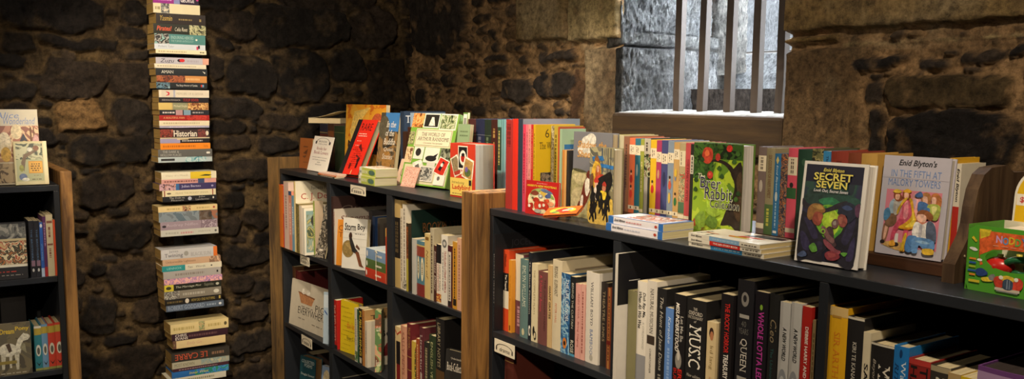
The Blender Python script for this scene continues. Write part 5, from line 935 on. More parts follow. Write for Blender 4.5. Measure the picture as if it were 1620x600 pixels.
# pile of three lying at the front
p = onY(1088.5, 391, 1.511); q = onY(1205, 414, 1.511)
for i, (c, lab) in enumerate((('3a8ac0', 'lowest white paperback of the pile of three, blue spine panel'), ('c82a22', 'middle white paperback of the pile of three, red story spine panel'), ('86aed0', 'top white paperback of the pile of three, pale blue spine panel'))):
    lay((p[0]+[0, .0, -.001][i], 1.511+[.002, 0, .001][i], ZT+.0003+.0101*i), [1, 0, -1][i], q[0]-p[0]-[.0, .003, .004][i], .0098, .118, 'p', 'e6dfcc', lab, [band(.27, .69, c), d('Enid Blyton', '1e1c1c', .80, .96, .2, .8, 'bi'), d('THE RED STORY BOOK' if i == 1 else 'THE GREEN STORY BOOK', 'f0e8dc', .3, .64, .28, .72, 'b') if i == 1 else tk('a8c8dc', .3, .64), tk('6a6258', .04, .24, .35, .6), fr('e8e2d2', 0, 0, 1, 1), ft('Enid Blyton', '1e1c1c', .7, .80, .95, .97, 'bi') if 0 else fk('2a2828', .08, .76, .3, .80), fk('1e1c1c', .1, .9, .55, .94), fp('d88a2c', (.3, .58), (.42, .62), (.46, .4), (.34, .38)), fp('c83a24', (.42, .52), (.56, .5), (.6, .2), (.48, .26)), fp('d8c030', (.3, .5), (.4, .5), (.4, .3), (.3, .34)), fp('2a2a30', (.62, .52), (.95, .42), (.95, .06), (.7, .05)), fp('5a5a64', (.7, .4), (.9, .34), (.88, .2), (.72, .22)), fk('c86a4a', .3, .72, .36, .9)], G4, pg='d6bf88')

# green toy display box
BX, BY, BZ = onY(1525.5, 457, 1.588)[0], 1.588, ZT
bw, bd, bh = .155, .115, .118
tb = empty('toy_box', Tr(BX, BY, BZ+.0003) @ Rz(-2)); tag(tb, 'green cardboard display box of toys with yellow header card', 'toy box')
gr = mat('4f9a2c', .4, .1); wh = mat('d8cfb8', .7, .1)
b = MB(); b.box((0, 0, 0), (.0015, bd, bh), gr); b.build('side_panel', tb)
b = MB(); b.box((bw-.0015, 0, 0), (bw, bd, bh), gr); b.build('side_panel', tb)
b = MB(); b.box((.0016, .0018, 0), (bw-.0016, bd, .0015), gr); b.build('bottom', tb)
b = MB(); b.box((.0016, bd-.0015, .0016), (bw-.0016, bd, bh), wh); b.build('back_panel', tb)
b = MB(); b.box((.03, .03, bh-.012), (bw-.0018, bd-.0018, bh-.008), mat('e4ddcc', .6)); b.build('inner_tray', tb)
b = MB(); b.box((.0018, .004, .028), (bw-.0018, bd-.0018, .0295), wh); b.build('inner_floor', tb)
# front panel with an oval opening, orange upper field
cx, cz, rx_, rz_ = .082, .062, .048, .020; n = 40; b = MB()
out = []; inn = []
for k in range(n):
    a = 2*math.pi*k/n; inn.append((cx+rx_*math.cos(a), cz+rz_*math.sin(a)))
    dx, dz = math.cos(a)*rx_, math.sin(a)*rz_
    ts = []
    if dx > 1e-6: ts.append((bw-.0002-cx)/dx)
    if dx < -1e-6: ts.append((.0002-cx)/dx)
    if dz > 1e-6: ts.append((bh-cz)/dz)
    if dz < -1e-6: ts.append((0-cz)/dz)
    t = min(ts); out.append((cx+dx*t, cz+dz*t))
for i, y in enumerate((0, .0012)): pass
V = [(x, 0, z) for x, z in out]+[(x, 0, z) for x, z in inn]+[(x, .0012, z) for x, z in out]+[(x, .0012, z) for x, z in inn]
Fq = []
for k in range(n):
    k2 = (k+1) % n; Fq += [(k, k2, n+k2, n+k), (2*n+k2, 2*n+k, 3*n+k, 3*n+k2), (n+k, n+k2, 3*n+k2, 3*n+k), (k2, k, 2*n+k, 2*n+k2)]
b.add(V, Fq, gr)
def fm(face_, u, v, off): return (u*bw, -off, v*bh)
org = 'd8602a'
def inhole(p): return False
decorate(b, [fp(org, (.16, .93), (1, .93), (1, .68), (.74, .69), (.62, .69), (.46, .685), (.3, .66), (.22, .60), (.16, .93)), fp(org, (.16, .93), (.22, .6), (.145, .55), (.2, .42), (.165, .40), (.13, .93)), fp('d8c030', (.13, .95), (.27, .95), (.25, .86), (.15, .80)), 
  ft('N', 'c8a0d0', .33, .77, .40, .88, 'b'), ft('O', '5a9ad0', .405, .755, .47, .865, 'b'), ft('D', 'd8c030', .475, .77, .54, .88, 'b'), ft('D', '5ab050', .545, .755, .605, .865, 'b'), ft('Y', '4a7ac8', .61, .77, .68, .88, 'b'), fk('e8a080', .30, .72, .70, .73),
  fe('e8e8e0', .03, .62, .11, .66), fe('e8e8e0', .06, .605, .13, .645), fe('e8e8e0', .13, .46, .19, .50), fp('d8c030', (.05, .8), (.1, .74), (.12, .76), (.07, .83)), fr('d8862c', .04, .47, .12, .50), fr('2c5a9a', .04, .41, .12, .44), fr('9ab030', .04, .35, .12, .38), fr('2c5a9a', .03, .29, .13, .32), fr('d8862c', .05, .23, .12, .26), fc('26407a', (.13, .33), (.2, .36), (.27, .29), (.2, .24), (.14, .25)), fc('d8c030', (.2, .22), (.3, .24), (.33, .19), (.22, .17)), fc('7a7a78', (.28, .26), (.34, .30), (.36, .22), (.3, .2)), fr('c8b830', .05, .13, .18, .17),
  fc('c8402a', (.34, .22), (.38, .28), (.44, .26), (.45, .14), (.38, .11)), fc('c8402a', (.56, .26), (.62, .30), (.67, .24), (.65, .13), (.56, .12)), fr('c8bca8', .36, .075, .64, .115), fr('8a8a86', .38, .055, .62, .075), fc('d8b83a', (.42, .28), (.50, .31), (.58, .28), (.56, .23), (.44, .23)), fc('38485c', (.45, .22), (.5, .26), (.56, .22), (.55, .11), (.46, .11)), fr('7a8694', .49, .11, .505, .25), fr('7a8694', .52, .11, .53, .25), fe('e0dccc', .40, .24, .45, .30), fe('e0dccc', .57, .24, .62, .30)], fm)
b.build('front_panel', tb)
# rounded header card at the back
arc = [(.085+.070*math.cos(math.pi-t), .064+.052*math.sin(t)) for t in np.linspace(.0, math.pi, 24)]
hd = [(.013, 0)]+arc+[(.153, 0)]
b = MB(); b.prism([(x, bh-.035+z*1.25) for x, z in hd], bd+.0003, bd+.0030, mat('e6e0d0', .6))
arc2 = [(.085+.0655*math.cos(math.pi-t), .064+.0475*math.sin(t)) for t in np.linspace(.0, math.pi, 24)]
b.add([(x, bd-.0002, bh-.035+z*1.25) for x, z in [(.016, .001)]+arc2+[(.150, .001)]], [tuple(range(26))], mat('e0b418', .45, .08))
b.add([(x, bd-.0004, bh+z) for x, z in ((.020, .030), (.150, .030), (.150, .051), (.020, .051))], [(0, 1, 2, 3)], mat('e8e0d0', .5, .05))
v, f = text_mesh('$1.00', 'b'); b.add([(.026+.034*a, bd-.0006, bh+.034+.012*c_) for a, c_ in v], f, mat('c83a34', .5))
b.add([(x, bd-.0004, bh+z) for x, z in ((.044, .0), (.13, .0), (.13, .018), (.044, .018))], [(0, 1, 2, 3)], mat('c83a34', .5, .05))
b.build('header_card', tb)
# toys seen through the opening
W_ = tb.matrix_world
def toy(c, x, y, z, r, lab, ring=False):
    b = MB(); bm = bmesh.new()
    if ring:
        n = 24; pts = [Vector((x+r*math.cos(2*math.pi*k/n), y+.006*math.sin(4*math.pi*k/n), z+r*.55*math.sin(2*math.pi*k/n))) for k in range(n+1)]
        b.tube(pts, .006, mat(c, .3), 10)
    else:
        bmesh.ops.create_uvsphere(bm, u_segments=20, v_segments=12, radius=r)
        for q in bm.verts: q.co = Vector((q.co.x*1.25, q.co.y, q.co.z*.85))+Vector((x, y, z))
        bm.verts.index_update(); b.add([q.co.copy() for q in bm.verts], [tuple(v_.index for v_ in f_.verts) for f_ in bm.faces], mat(c, .3))
        b.tube([(x, y, z+r*.7), (x, y, z+r*1.05)], r*.25, mat('c8b84a', .3), 10)
    bm.free(); o = b.build('toy', smooth=True); o.matrix_world = W_.copy(); tag(o, lab, 'toy', 'plastic toys in the green display box')
ZI = .0298
toy('b8241e', .050, .020, ZI+.0175, .0205, 'red plastic toy in the opening of the green display box')
toy('d8b890', .066, .052, ZI+.0170, .0200, 'cream plastic toy behind the red one in the green box')
toy('1f5a34', .088, .016, ZI+.021, .024, 'dark green plastic loop in the green display box', True)
toy('1a2c28', .104, .046, ZI+.0175, .0205, 'blackish plastic toy behind the green loop in the display box')
toy('c8ccd0', .084, .082, ZI+.0170, .0200, 'pale plastic toy at the back of the green display box')
toy('2c4a9a', .131, .018, ZI+.0125, .0145, 'blue plastic toy in the green display box')

# ------------------------------------------------------------------ book tower by the end wall
TX = -4.05; GT = 'paperbacks on the book tower'
TW = 'on book tower'
tw = [ # left x, right x, top y, bottom y at the left, colour, label, items
 (242, 314, -9, 3, '9a2a8c', 'magenta and black paperback topmost in view', [band(0, .45, '2a1c34'), band(.42, .55, '8a90c0'), d('GEORGE', 'e8e0e0', .1, .4, .25, .75, 'sb'), tk('d8a0d0', .6, .95), oval(.0, .06, 'c83a8a', .5, .9)]),
 (242.5, 316, 4, 16, 'e2d6b0', 'cream paperback with small grey picture, second from top', [spic(.66, .84, ['d8ccb0', '8a8a84', '4a4a48'], 90), tk('9a8a64', .86, .96)]),
 (247, 325, 20, 36, '2e2622', 'dark brown paperback with gilt script', [d('Yasmin', 'c8a850', .68, .92, .3, .8, 'i'), tk('8a7444', .28, .55, .4, .55), tk('a08a54', .08, .13, .35, .6)]),
 (243, 325.5, 36.6, 51.5, '26281e', 'black paperback with red Pirates title', [d('Pirates!', 'c8583a', .66, .94, .3, .8, 'bi'), d('Celia Rees', 'd8d0b8', .36, .6, .3, .7, 'i'), spic(.0, .32, ['26281e', '8a8a64', 'b8b48a', '3a3c2c'], 50)]),
 (244.5, 325, 52.5, 68, '4f8480', 'teal paperback with dark portrait', [spic(.72, 1, ['8ab0aa', '1c1c1c', 'a8a49c', '2c2c2c'], 35), d('ENDURING HEROES', 'a8c4bc', .24, .68, .52, .82), d('THE TURNER ANTHOLOGY', '98b8b0', .24, .68, .2, .42), oval(.16, .2, 'd8dcd0', .4, .6)]),
 (244.5, 325, 68.4, 77, 'ccd2d8', 'white blue paperback under teal one', [d('Robert Tyler', '8a929c', .62, .93, .25, .75, 'i'), band(.14, .18, 'c83a5a', .1, .7), band(.11, .15, '2a1c24', .3, .9)]),
 (246.5, 326.5, 77.4, 84, 'e6dbb6', 'cream thin paperback above first gap', [tk('b0a078', .4, .95), tk('5a5034', .03, .13)]),
 (246.5, 330, 90, 100, 'b8b4bc', 'grey lilac paperback with red bow', [d('Zuzu', '2c2c34', .66, .92, .2, .8, 'i'), oval(.5, .6, '2a1c1c', .3, .8), oval(.46, .56, 'c8282c', .3, .85), band(0, .12, 'd8a08a'), tk('a8a0a8', .2, .42)]),
 (244.5, 326, 100.4, 107, 'e0d6bc', 'thin cream paperback under lilac one', [tk('b0a488', .2, .95)]),
 (246.5, 328, 107.4, 118, '23272a', 'black paperback with white AMAN', [d('AMAN', 'd8d4c4', .66, .9, .3, .7, 's'), ('S', 'p', 0, 0, 1, 1, 'd8d4c4', ((.3, .05), (.7, .1), (.5, .04)))]),
 (248, 327, 119, 129.5, 'c88a4a', 'orange paperback with brown picture half', [spic(.44, 1, ['7a3a24', '4a2418', 'a05a34', '8a4a2c'], 40), tk('e0b880', .15, .42)]),
 (247.5, 328, 130, 140, '1e2224', 'black paperback with blue picture corner', [spic(.74, 1, ['2c4a5a', '6a8a9a', '1e2224', '8aa8b0'], 60), d('The Binge Hoover of Tamika', 'd8d8d0', .2, .62, .3, .7), band(.1, .13, 'c83a2c', .3, .7), band(.07, .1, '6a9ac0', .3, .7)]),
 (251.5, 331, 142, 153.5, 'ddd2bc', 'cream paperback with red fan mark', [band(.72, .95, 'd0c4b0'), ('S', 'p', 0, 0, 1, 1, 'c8283a', ((.2, .86), (.8, .86), (.7, .80), (.5, .79), (.3, .80))), band(.68, .72, 'a8a8b8'), d('MEMOIRS OF A GEISHA', 'b0a488', .12, .66, .35, .65, 's')]),
 (251.5, 330, 154, 162, '1f1c20', 'black paperback with red fever title', [d('DEBORAH MOGGACH', 'b8b0a8', .58, .94, .35, .65), d('TULIP FEVER', 'b82a2c', .2, .52, .25, .75, 's')]),
 (251, 330, 162.4, 173.5, 'c0a064', 'tan paperback with brown flowered end', [spic(0, .42, ['a8743c', 'd8b070', '7a4424', 'c89a5a'], 50), band(.42, .72, '8a8a6a'), d('Michael Doyle', 'd8d0a8', .44, .7, .3, .7), band(.74, 1, 'd0b468')]),
 (252.5, 331, 174, 182, '23242a', 'black paperback with two pictures in middle', [band(.54, .68, 'b08a8a'), band(.38, .52, '7a98a8'), tk('c8c0b8', .7, .94), tk('a8a09a', .12, .34)]),
 (252, 331, 182.4, 190.5, 'a3201c', 'red paperback with gilt capitals', [d('A BEAUTIFUL MAN', 'd8a870', .5, .92, .35, .7, 's'), spic(.05, .45, ['a3201c', 'b83a2c', '8a1a18'], 40)]),
 (252, 331.5, 191, 199, 'e0d5b2', 'cream paperback under the red one', [tk('b8aa84', .2, .92)]),
 (252.5, 331, 199.4, 202.8, 'a7a2b8', 'very thin lilac paperback', [tk('d0cce0', .1, .8)]),
 (253.5, 331.5, 204.6, 218.6, '3a2a28', 'dark red Historian paperback', [spic(.74, 1, ['6a241c', '8a3a2c', '3a1c18', 'a85a44'], 50), d('Historian', 'e4dcc8', .26, .74, .2, .85, 'sb'), spic(.06, .24, ['4a2a24', '7a3a34', '3a2a28'], 60), oval(.02, .08, 'd8d0bc', .3, .8), band(0, 1, 'c8bc98', 0, .12)]),
 (253.5, 331, 220, 226.8, '221e22', 'black paperback with lilac left half', [band(.6, 1, '9a92b0'), ('S', 'p', 0, 0, 1, 1, 'd8c090', ((.75, .66), (1, .66), (1, .42), (.8, .44))), tk('b8b0a8', .14, .56)]),
 (254, 332.5, 227.2, 236.8, 'e8881e', 'bright orange paperback', [tk('b8640f', .3, .95), d('Vanita', 'a85a10', .05, .14, .3, .7)]),
 (250.5, 335.5, 237.2, 249, '5f5e5a', 'grey stone-coloured paperback', [d('THE DARK &', 'b0aea4', .62, .92, .55, .85, 's'), d('HOLLOW PLACES', 'b0aea4', .58, .96, .12, .42, 's'), oval(.04, .08, 'e0dcd0', .35, .65), oval(.07, .11, 'e0dcd0', .35, .65)]),
 (250.5, 336, 249.4, 257.8, 'b4c0c0', 'pale grey and teal paperback above second gap', [band(.7, .95, '2a2a28', .3, .72), spic(.12, .5, ['4a8a94', '8ab0b4', 'c0ccc8', '5a98a0'], 60)]),
 (255.5, 342, 273.5, 284.4, 'e0d8bc', 'white paperback with yellow panel and leaf', [band(.1, .48, 'd8ba2c'), ('S', 'p', 0, 0, 1, 1, '2c3a1c', ((.4, .32), (.6, .2), (.5, .08), (.35, .14))), d('Diary of a Month', 'b0a480', .52, .92, .35, .65, 's')]),
 (255.5, 342, 284.8, 291.4, 'd29a90', 'pink thin paperback', [tk('7a4a44', .35, .95), band(.22, .34, '3a4a6a')]),
 (252.5, 342, 292, 302, '3d3560', 'purple paperback with rose picture end', [spic(.7, 1, ['b08aa0', 'c8a0a0', '5a3a4a', 'd8a08a'], 50), band(.66, .72, '3a6a9a'), d('Julian Barnes', 'c8c4d8', .28, .62, .3, .75, 's'), oval(.05, .09, 'a8a4c0', .35, .65)]),
 (257, 341.5, 302.4, 311.6, 'dfd3ac', 'cream paperback with brown rules', [band(.95, .97, '8a3a2c'), band(.05, .07, '8a3a2c'), d('PRAISE THE MODEST SINNER', 'b0a078', .14, .76, .35, .65, 's'), oval(.84, .92, '6a5a44', .35, .65)]),
 (257.5, 343, 312, 320.6, '1e1e22', 'black paperback with round crest in middle', [d('The Debt to', 'c0bcb0', .6, .88, .55, .9, 's'), d('Pleasure', 'c0bcb0', .62, .85, .12, .45, 's'), d('John', 'c0bcb0', .22, .34, .55, .9, 's'), d('Lanchester', 'c0bcb0', .14, .4, .12, .45, 's'), oval(.47, .54, 'b0b4c0', .15, .85), oval(.05, .08, 'd8d4c8', .3, .7)]),
 (250.5, 344, 328, 336.4, 'dcc48c', 'straw paperback with small picture in middle', [tk('b8a06a', .64, .86), tk('b8a06a', .14, .36), spic(.46, .6, ['2c1c18', '8a4a34', 'c8a878', '3a4a2c'], 80), oval(.04, .08, 'a84a3c', .3, .7)]),
 (251.5, 344.5, 336.8, 352, '6c7478', 'thick misty blue-grey paperback', [spic(.3, 1, ['6c7478', '7f8a90', '5a6a74'], 16), spic(.1, .32, ['3a3430', '5a4a3c', '6a6058'], 30), ('S', 'p', 0, 0, 1, 1, 'a06a50', ((.05, .0), (.95, .0), (.95, .12), (.5, .1), (.1, .06)))]),
 (254, 344.5, 352.4, 365, '9b8992', 'mauve paperback', [d('Audrey Niffen', 'b8a8b0', .35, .9, .3, .75), oval(.9, .97, '2a2428', .3, .6), spic(.02, .3, ['9b8992', '7a6872', 'b0a0a8'], 50)]),
 (254.5, 345.5, 365.4, 375.6, 'c3c0b2', 'greyish white paperback above third gap', [d('SIMON TOYNE', '8a8878', .14, .36, .4, .65), tk('c08a8a', .44, .66, .3, .6), tk('a8a698', .7, .92), oval(.03, .07, '5a5850', .3, .7)]),
 (255, 344, 396.5, 411.6, 'c4c2c0', 'white grey paperback with orange end', [band(0, .07, 'd8702c'), d('Twining', '4a4a52', .62, .94, .08, .58), d('James', '6a6a72', .7, .86, .62, .9), oval(.52, .6, '9a9890', .25, .75), d('BLACK SUN', 'a09c98', .12, .48, .18, .55, 's')]),
 (257.5, 349.5, 412, 421.8, 'c9a584', 'pinkish beige paperback', [d('Unknowable Lightness', '7a5a40', .44, .95, .3, .75, 's'), spic(0, .2, ['c9a584', '8a6a54', 'b08a6c'], 50)]),
 (256.5, 351, 422.2, 430.6, 'd6ceb6', 'half teal, half cream paperback', [band(.62, 1, '2a8a8a'), d('LENNOX', '9ad0c8', .68, .92, .3, .7), d('Ten   Words', '6a6a5c', .28, .58, .3, .7, 'i'), oval(.16, .19, '2a2a28', .35, .6)]),
 (258.5, 350, 431, 441.4, 'a7a29c', 'plain grey paperback under teal and cream one', [tk('8a8078', .3, .8), band(.05, .08, '2a2828', .35, .65)]),
 (259.5, 351.5, 443, 451.8, 'c88a9c', 'pink and lavender paperback', [spic(0, 1, ['d89aa0', 'a880a8', 'e0a8a0', '8a6a98'], 35), d('SHELTER', 'e0b8b0', .3, .66, .3, .75)]),
 (260, 350.5, 452.2, 462.4, '24241c', 'black paperback with yellow square', [band(.84, 1, 'c8b83a'), oval(.88, .97, '3a3a24', .25, .75), d('The Marriage Plot', 'c8c8b0', .36, .8, .3, .7, 'i'), d('Eugenides', '8a8a78', .14, .3, .2, .8), oval(.04, .1, 'b8b8a8', .3, .7)]),
 (260, 350.5, 462.8, 475, '817a6c', 'grey paperback with black-white picture', [spic(.74, 1, ['3a3834', 'b0aca0', '5a5650', '8a867c'], 50), tk('a8a294', .3, .68), oval(.04, .14, 'c8c4b4', .25, .75)]),
 (261, 351, 475.4, 484.4, '221f1c', 'black paperback with gilt capitals and figure', [d('HOW DID I END NOTHING', 'b09a4c', .12, .54, .3, .75), tk('6a5a34', .7, .96), oval(.58, .65, 'c8c0b0', .1, .9), band(.02, .05, 'b09a4c', .3, .8)]),
 (263, 354, 484.8, 494.6, '566273', 'slate blue paperback at bottom of middle clump', [d('ROBERT GODDARD', '98a4b4', .34, .97, .2, .85, 's'), tk('8a98a8', .14, .3), oval(.04, .09, 'd0d4d8', .3, .7)]),
 (270, 362, 515, 529.4, 'dcc890', 'cream hardback, picture in middle, above dark maroon one', [tk('b8a468', .6, .95), spic(.42, .52, ['6a3a2c', '8a9a6a', 'c8a878', '3a2a20'], 80), tk('b8a468', .14, .36), oval(.03, .08, '5a5034', .3, .7)]),
 (272, 361, 530, 540.6, '38202a', 'dark maroon paperback between two cream ones', [d('CHRIS', 'd0c8bc', .74, .94, .52, .92, 'b'), d('EVANS', 'd0c8bc', .72, .94, .08, .48, 'b'), tk('6a4a4c', .2, .7)]),
 (274, 357, 541, 553.4, 'dcc491', 'cream paperback with pink script', [d('Emily Gin', 'c89a84', .46, .74, .25, .75, 'i'), band(.94, 1, '6a4a3c'), tk('8a7a54', .955, .985)]),
 (271.5, 363, 561, 574.4, '3a3630', 'dark grey paperback with upside-down red capitals', [d('LE CARRE', 'c8583a', .06, .62, .15, .8, 's'), tk('8a6a54', .68, .9)], True),
 (272.5, 363.5, 575, 584.6, 'b9b49c', 'grey cream paperback under red-capitals one', [d('MOST KNOWN', '7a765c', .62, .96, .25, .75), spic(.0, .5, ['a8a894', '8aa0a0', 'c0b898'], 40)]),
 (274, 362, 585, 589.8, '4a2a34', 'thin dark maroon paperback near bottom edge', [tk('a08a90', .2, .9)]),
 (272, 362, 590.2, 600.5, '2f6fb8', 'bright blue paperback with yellow script', [spic(0, .6, ['2f6fb8', '4a90c8', '2a8a6a', '3a5aa8'], 40), d('Inner West', 'd8d040', .36, .7, .3, .75, 'i')]),
 (266, 358, 601, 611, 'd8d4c0', 'white paperback lowest on the tower in view', [tk('8a8a70', .2, .9)]),
]
groups_ = ((0, 7), (7, 12), (12, 19), (19, 24), (24, 29), (29, 33), (33, 42), (42, 45), (45, 50))
plates = []
zprev = None
rj = random.Random(5)
for g0, g1 in groups_:
    # bottom of the clump first, then upwards so that each book rests on the one below
    ys_ = [onX(e[0], e[3], TX) for e in tw[g0:g1]]
    z = ys_[-1][2]; plates.append(z)
    for i in range(g1-1, g0-1, -1):
        e = tw[i]; p = onX(e[0], e[3], TX); q = onX(e[0], e[2], TX); r_ = onX(e[1], (e[2]+e[3])/2, TX)
        top = q[2]; T_ = max(top-z-.0004, .006)
        L_ = r_[1]-p[1]; D_ = .105+.02*rj.random()
        lay((TX, p[1], z+.0002), 90+rj.uniform(-.6, .6), L_, T_, D_, 'p', e[4], e[5]+' '+TW, e[6], GT, flip=len(e) > 7, pg='c9a560')
        z += T_+.0004
yc = onX(295, 250, TX)[1]-.01
rack = empty('book_tower_rack', (TX-.06, yc, 0)); tag(rack, 'dark slim metal column rack carrying the tower of paperbacks', 'book rack'); rof = -Vector((TX-.06, yc, 0)); steel = mat('1c1a18', .45, .1)
b = MB(); b.bevel_box(Vector((TX-.15, yc-.02, 0))+rof, Vector((TX-.138, yc+.02, 2.3))+rof, steel, .002); b.build('column', rack)
b = MB(); b.bevel_box(Vector((TX-.2, yc-.13, 0))+rof, Vector((TX, yc+.13, .012))+rof, steel, .003); b.build('base', rack)
for z in plates:
    b = MB(); b.box(Vector((TX-.1379, yc-.06, z-.0022))+rof, Vector((TX-.012, yc+.06, z))+rof, steel); b.build('shelf_plate', rack)

# ------------------------------------------------------------------ left bookcase
GL = 'books in the left bookcase'
XB = XS-.012
face(LZT, XS-.06, -22, 67, 300, 173, 0, .02, 'h', 'c9bfa6', 'large cream storybook cover behind a smaller one, left bookcase top', [ft('Alice', '7a8ab0', .24, .88, .66, .96, 'i'), ft('Wonderland', '7a8ab0', .38, .80, .95, .89, 'i'), fr('b08a6a', .03, .30, 1, .78), fn(['b8846a', '8a5a4a', 'd0b088', 'a06a54'], .03, .35, 1, .78, 12), fe('d8c49a', .5, .60, .70, .80), fe('d0c0a0', .26, .36, .5, .7), fe('c8a24a', .3, .3, .48, .5), fp('3a3a44', (.64, .56), (.72, .68), (.8, .56)), fe('c8a060', .66, .44, .80, .58), fr('6a4a34', .84, .42, .87, .76), fr('6a4a34', .9, .42, .92, .76), fe('c89a94', .88, .42, 1, .66), fn(['7a6a54', 'a89474', '5a4a3a'], .03, .02, 1, .28, 20)], GL, lean=8, axis='X')
face(LZT, XS-.012, 25, 78, 292, 224, -2, .02, 'h', 'c8bc8e', 'small yellowish cream book with tree picture, left bookcase top', [fr('a8a880', .06, .08, .86, .95), fn(['6a7454', '3a4430', 'b8b48e', '8a8a6a', '2c3424'], .06, .58, .86, .95, 20), fp('6a5238', (.2, .5), (.3, .7), (.7, .82), (.72, .78), (.36, .62), (.28, .3)), fe('7a4a28', .58, .78, .76, .9), fe('c8c4b0', .4, .76, .56, .86), fe('8a8a3a', .14, .30, .28, .46), fe('5a6a8a', .12, .10, .36, .26), fe('d0ccb8', .2, .08, .42, .16), fr('c88a2c', .42, .26, .84, .54), fr('d8a444', .44, .28, .82, .52), fk('5a3a18', .5, .46, .76, .485), fk('5a3a18', .48, .41, .78, .435), fk('5a3a18', .48, .36, .78, .385), fk('5a3a18', .52, .31, .74, .335), fk('8a8058', .56, .2, .76, .215), fk('6a6044', .5, .11, .8, .13), fr('d8cca0', .88, 0, 1, 1)], GL, lean=12, axis='X')
Q = 'in left bookcase, upper compartment'
face(LZS[0], XB, -40, 45, 440, 356, -4, .03, 'h', '1f1e22', 'black book with crowded toy-shop style picture '+Q, [fr('c8b894', 0, .22, 1, .98), fn(['3a3a3c', '6a6a64', '9a968a'], 0, .72, 1, .98, 30), fr('c8b88c', 0, .66, 1, .72), fn(['c8a878', 'a8402c', 'd8c8a0', '3a3a2c', '8a5a3a', 'c87a3c'], 0, .27, 1, .68, 34), fr('e0d8c4', 0, .22, 1, .26), fk('a8382c', .45, .13, .8, .15), fk('8a867c', .5, .07, .9, .085)], GL, lean=3, axis='X')
row(LZS[0], XB, [
 (44.5, 350, 'p', '232329', 'black paperback nearer the picture cover', [d('THE BROTHERS', '5a7a9a', .3, .85, .3, .6), band(.2, .3, '8a6a7a', .2, .9), oval(.1, .16, 'c8c4bc', .3, .7)], {'D': .13}),
 (53, 350, 'p', '232329', 'black paperback nearer the blue spine', [d('THE BROTHERS', '5a7a9a', .3, .85, .3, .6), band(.2, .3, '8a6a7a', .2, .9), oval(.1, .16, 'c8c4bc', .3, .7)], {'D': .13}),
 (61.5, 352, 'p', '2f5ca8', 'blue paperback with white disc', [oval(.9, .97, 'd8d8d4', .15, .85), d('LITTLE WOMEN', '8ab0d8', .3, .6, .3, .7), band(0, .16, 'a8b8cc')], {'D': .13}),
 (66.5, 343, 'p', '5a2e5e', 'purple paperback with red base', [tk('b090b0', .5, .9), band(0, .16, 'a8282c')], {'D': .13}),
 (71.5, 340, 'h', 'cfc4a2', 'tall cream hardback with brown rules', [band(.86, .9, '8a5a4a', .1, .9), band(.5, .53, '8a5a4a', .1, .9), tk('8a5a4a', .3, .45, .3, .6), tk('8a5a4a', .62, .8, .3, .6)], {'D': .15}),
 (83, 348, 'p', 'cc4e28', 'orange red paperback with green corner', [band(.82, 1, '3a6a4a', .6, 1), tk('e08a60', .2, .8)], {'D': .13, 'xr': 93}),
], Q, GL, 94, 'X')
Q = 'in left bookcase, lower compartment'
face(LZS[1], XB, -30, 52, 596, 517, -6, .02, 'b', '5a5040', 'pony picture book facing out '+Q, [fn(['4a4438', '6a6048', '5a5444'], .0, .0, 1, 1, 10), ft('Dream', 'd8b83a', .40, .80, .68, .90, 'b'), ft('Pony', 'd8b83a', .70, .83, .97, .93, 'b'), fe('cfc9b4', .36, .36, .72, .62), fp('cfc9b4', (.66, .46), (.74, .68), (.86, .8), (.97, .70), (.94, .66), (.84, .64), (.78, .4)), fe('cfc9b4', .80, .66, .98, .78), fp('b8b29c', (.4, .42), (.5, .42), (.46, .12), (.41, .12)), fp('b8b29c', (.66, .42), (.76, .44), (.74, .1), (.69, .1)), fp('c2bca8', (.56, .4), (.62, .4), (.6, .14), (.56, .14)), fp('4a3a2c', (.5, .6), (.58, .62), (.62, .46), (.56, .44)), fp('8a8468', (.82, .62), (.78, .5), (.9, .4), (.88, .58)), fr('8a7a3a', .3, .22, .7, .28), fk('a8a08a', .3, .03, .9, .05)], GL, lean=4, axis='X')
wb = lambda: [band(.8, .95, 'b09a3c'), tk('2a2820', .81, .94, .1, .9), oval(.32, .58, 'd0ccbc', .15, .85), oval(.36, .52, '5a5a50', .3, .7), ('S', 'p', 0, 0, 1, 1, '1e1e1e', ((.1, .2), (.5, .14), (.9, .2), (.5, .1))), band(.0, .05, '8a8a4a')]
row(LZS[1], XB-.005, [
 (53, 517, 'h', '2f7a84', 'teal spined pony-series book, torn top', wb()+[band(.95, 1, 'd8d0bc')], {'D': .14}),
 (64.5, 514, 'h', '6a90b0', 'light blue spined series book beside teal one', wb(), {'D': .14}),
 (74.5, 513, 'h', 'c2402e', 'red spined series book left of its twin', wb(), {'D': .14}),
 (86, 511, 'h', 'c2402e', 'red spined series book by pale blue spine', wb(), {'D': .14}),
 (97.5, 502, 'p', '5a9ab0', 'thin pale blue spined book last before the timber end', [oval(.5, .6, 'c8503a', .2, .8), oval(.25, .3, 'd8d4c8', .2, .8), band(0, .2, 'a8b8c0')], {'D': .13, 'xr': 104}),
], Q, GL, 105, 'X')
row(LZS[1], XS-.2, [(0, 470, 'h', '1f1c1c', 'dark volume lying in shadow at the back', [], {'xr': 40, 'D': .1})], Q, GL, 40, 'X')
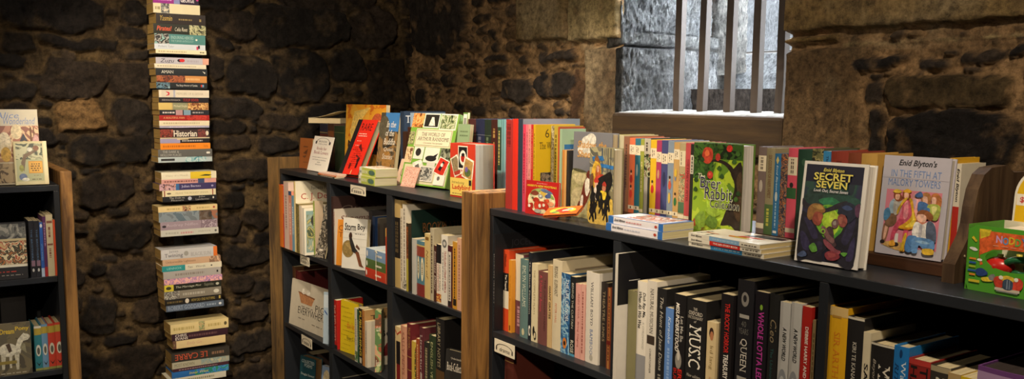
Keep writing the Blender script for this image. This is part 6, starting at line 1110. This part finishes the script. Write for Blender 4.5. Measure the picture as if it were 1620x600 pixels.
# ------------------------------------------------------------------ light
def lamp(kind, name, loc, energy, col, target=None, size=.2, spot=None, blend=.5):
    l = bpy.data.lights.new(name, kind); l.energy = energy; l.color = col
    if kind == 'AREA': l.shape = 'DISK'; l.size = size
    else: l.shadow_soft_size = size
    if spot: l.spot_size = R(spot); l.spot_blend = blend
    o = bpy.data.objects.new(name, l); o.location = loc
    if target is not None: o.rotation_euler = (Vector(target)-Vector(loc)).to_track_quat('-Z', 'Y').to_euler()
    C.objects.link(o); return o
WARM = (1, .83, .62)
lamp('SPOT', 'ceiling_spot', (.35, -.55, 2.42), 190, WARM, (-3.25, 1.5, .8), .04, 46, .6)
lamp('SPOT', 'ceiling_spot', (-.4, .85, 2.42), 78, WARM, (-1.25, 1.55, .6), .04, 105, .5)
lamp('SPOT', 'ceiling_spot', (-2.5, .95, 2.42), 112, WARM, (-2.6, 1.75, .6), .04, 88, .4)
lamp('SPOT', 'ceiling_spot', (-2.1, .5, 2.42), 170, WARM, (-4.05, 1.05, 1.25), .04, 40, .7)
lamp('AREA', 'fill_light', (-2.6, -1.5, 2.4), 13, WARM, (-3.2, .8, 1.0), .5)  # added soft fill for faces turned from the spots, not a real lamp
w = bpy.data.worlds.new('sky'); S.world = w; w.use_nodes = True; bg = w.node_tree.nodes['Background']; bg.inputs[0].default_value = (.84, .92, 1, 1); bg.inputs[1].default_value = 36
pl = bpy.data.lights.new('window_daylight', 'AREA'); pl.shape = 'RECTANGLE'; pl.size = XR-XL; pl.size_y = 2.0; pl.cycles.is_portal = True
po = bpy.data.objects.new('window_daylight', pl); po.location = ((XL+XR)/2, YB+1.1, 2.97); po.rotation_euler = (R(0), 0, 0); C.objects.link(po)

# ------------------------------------------------------------------ link everything
bpy.data.objects.remove(_to)
for o in ALL: C.objects.link(o)
S.view_settings.view_transform = 'Standard'; S.view_settings.look = 'None'; S.view_settings.gamma = 1; S.view_settings.use_curve_mapping = False
S.view_settings.exposure = 0.33
S.cycles.use_denoising = True
S.cycles.max_bounces = 6
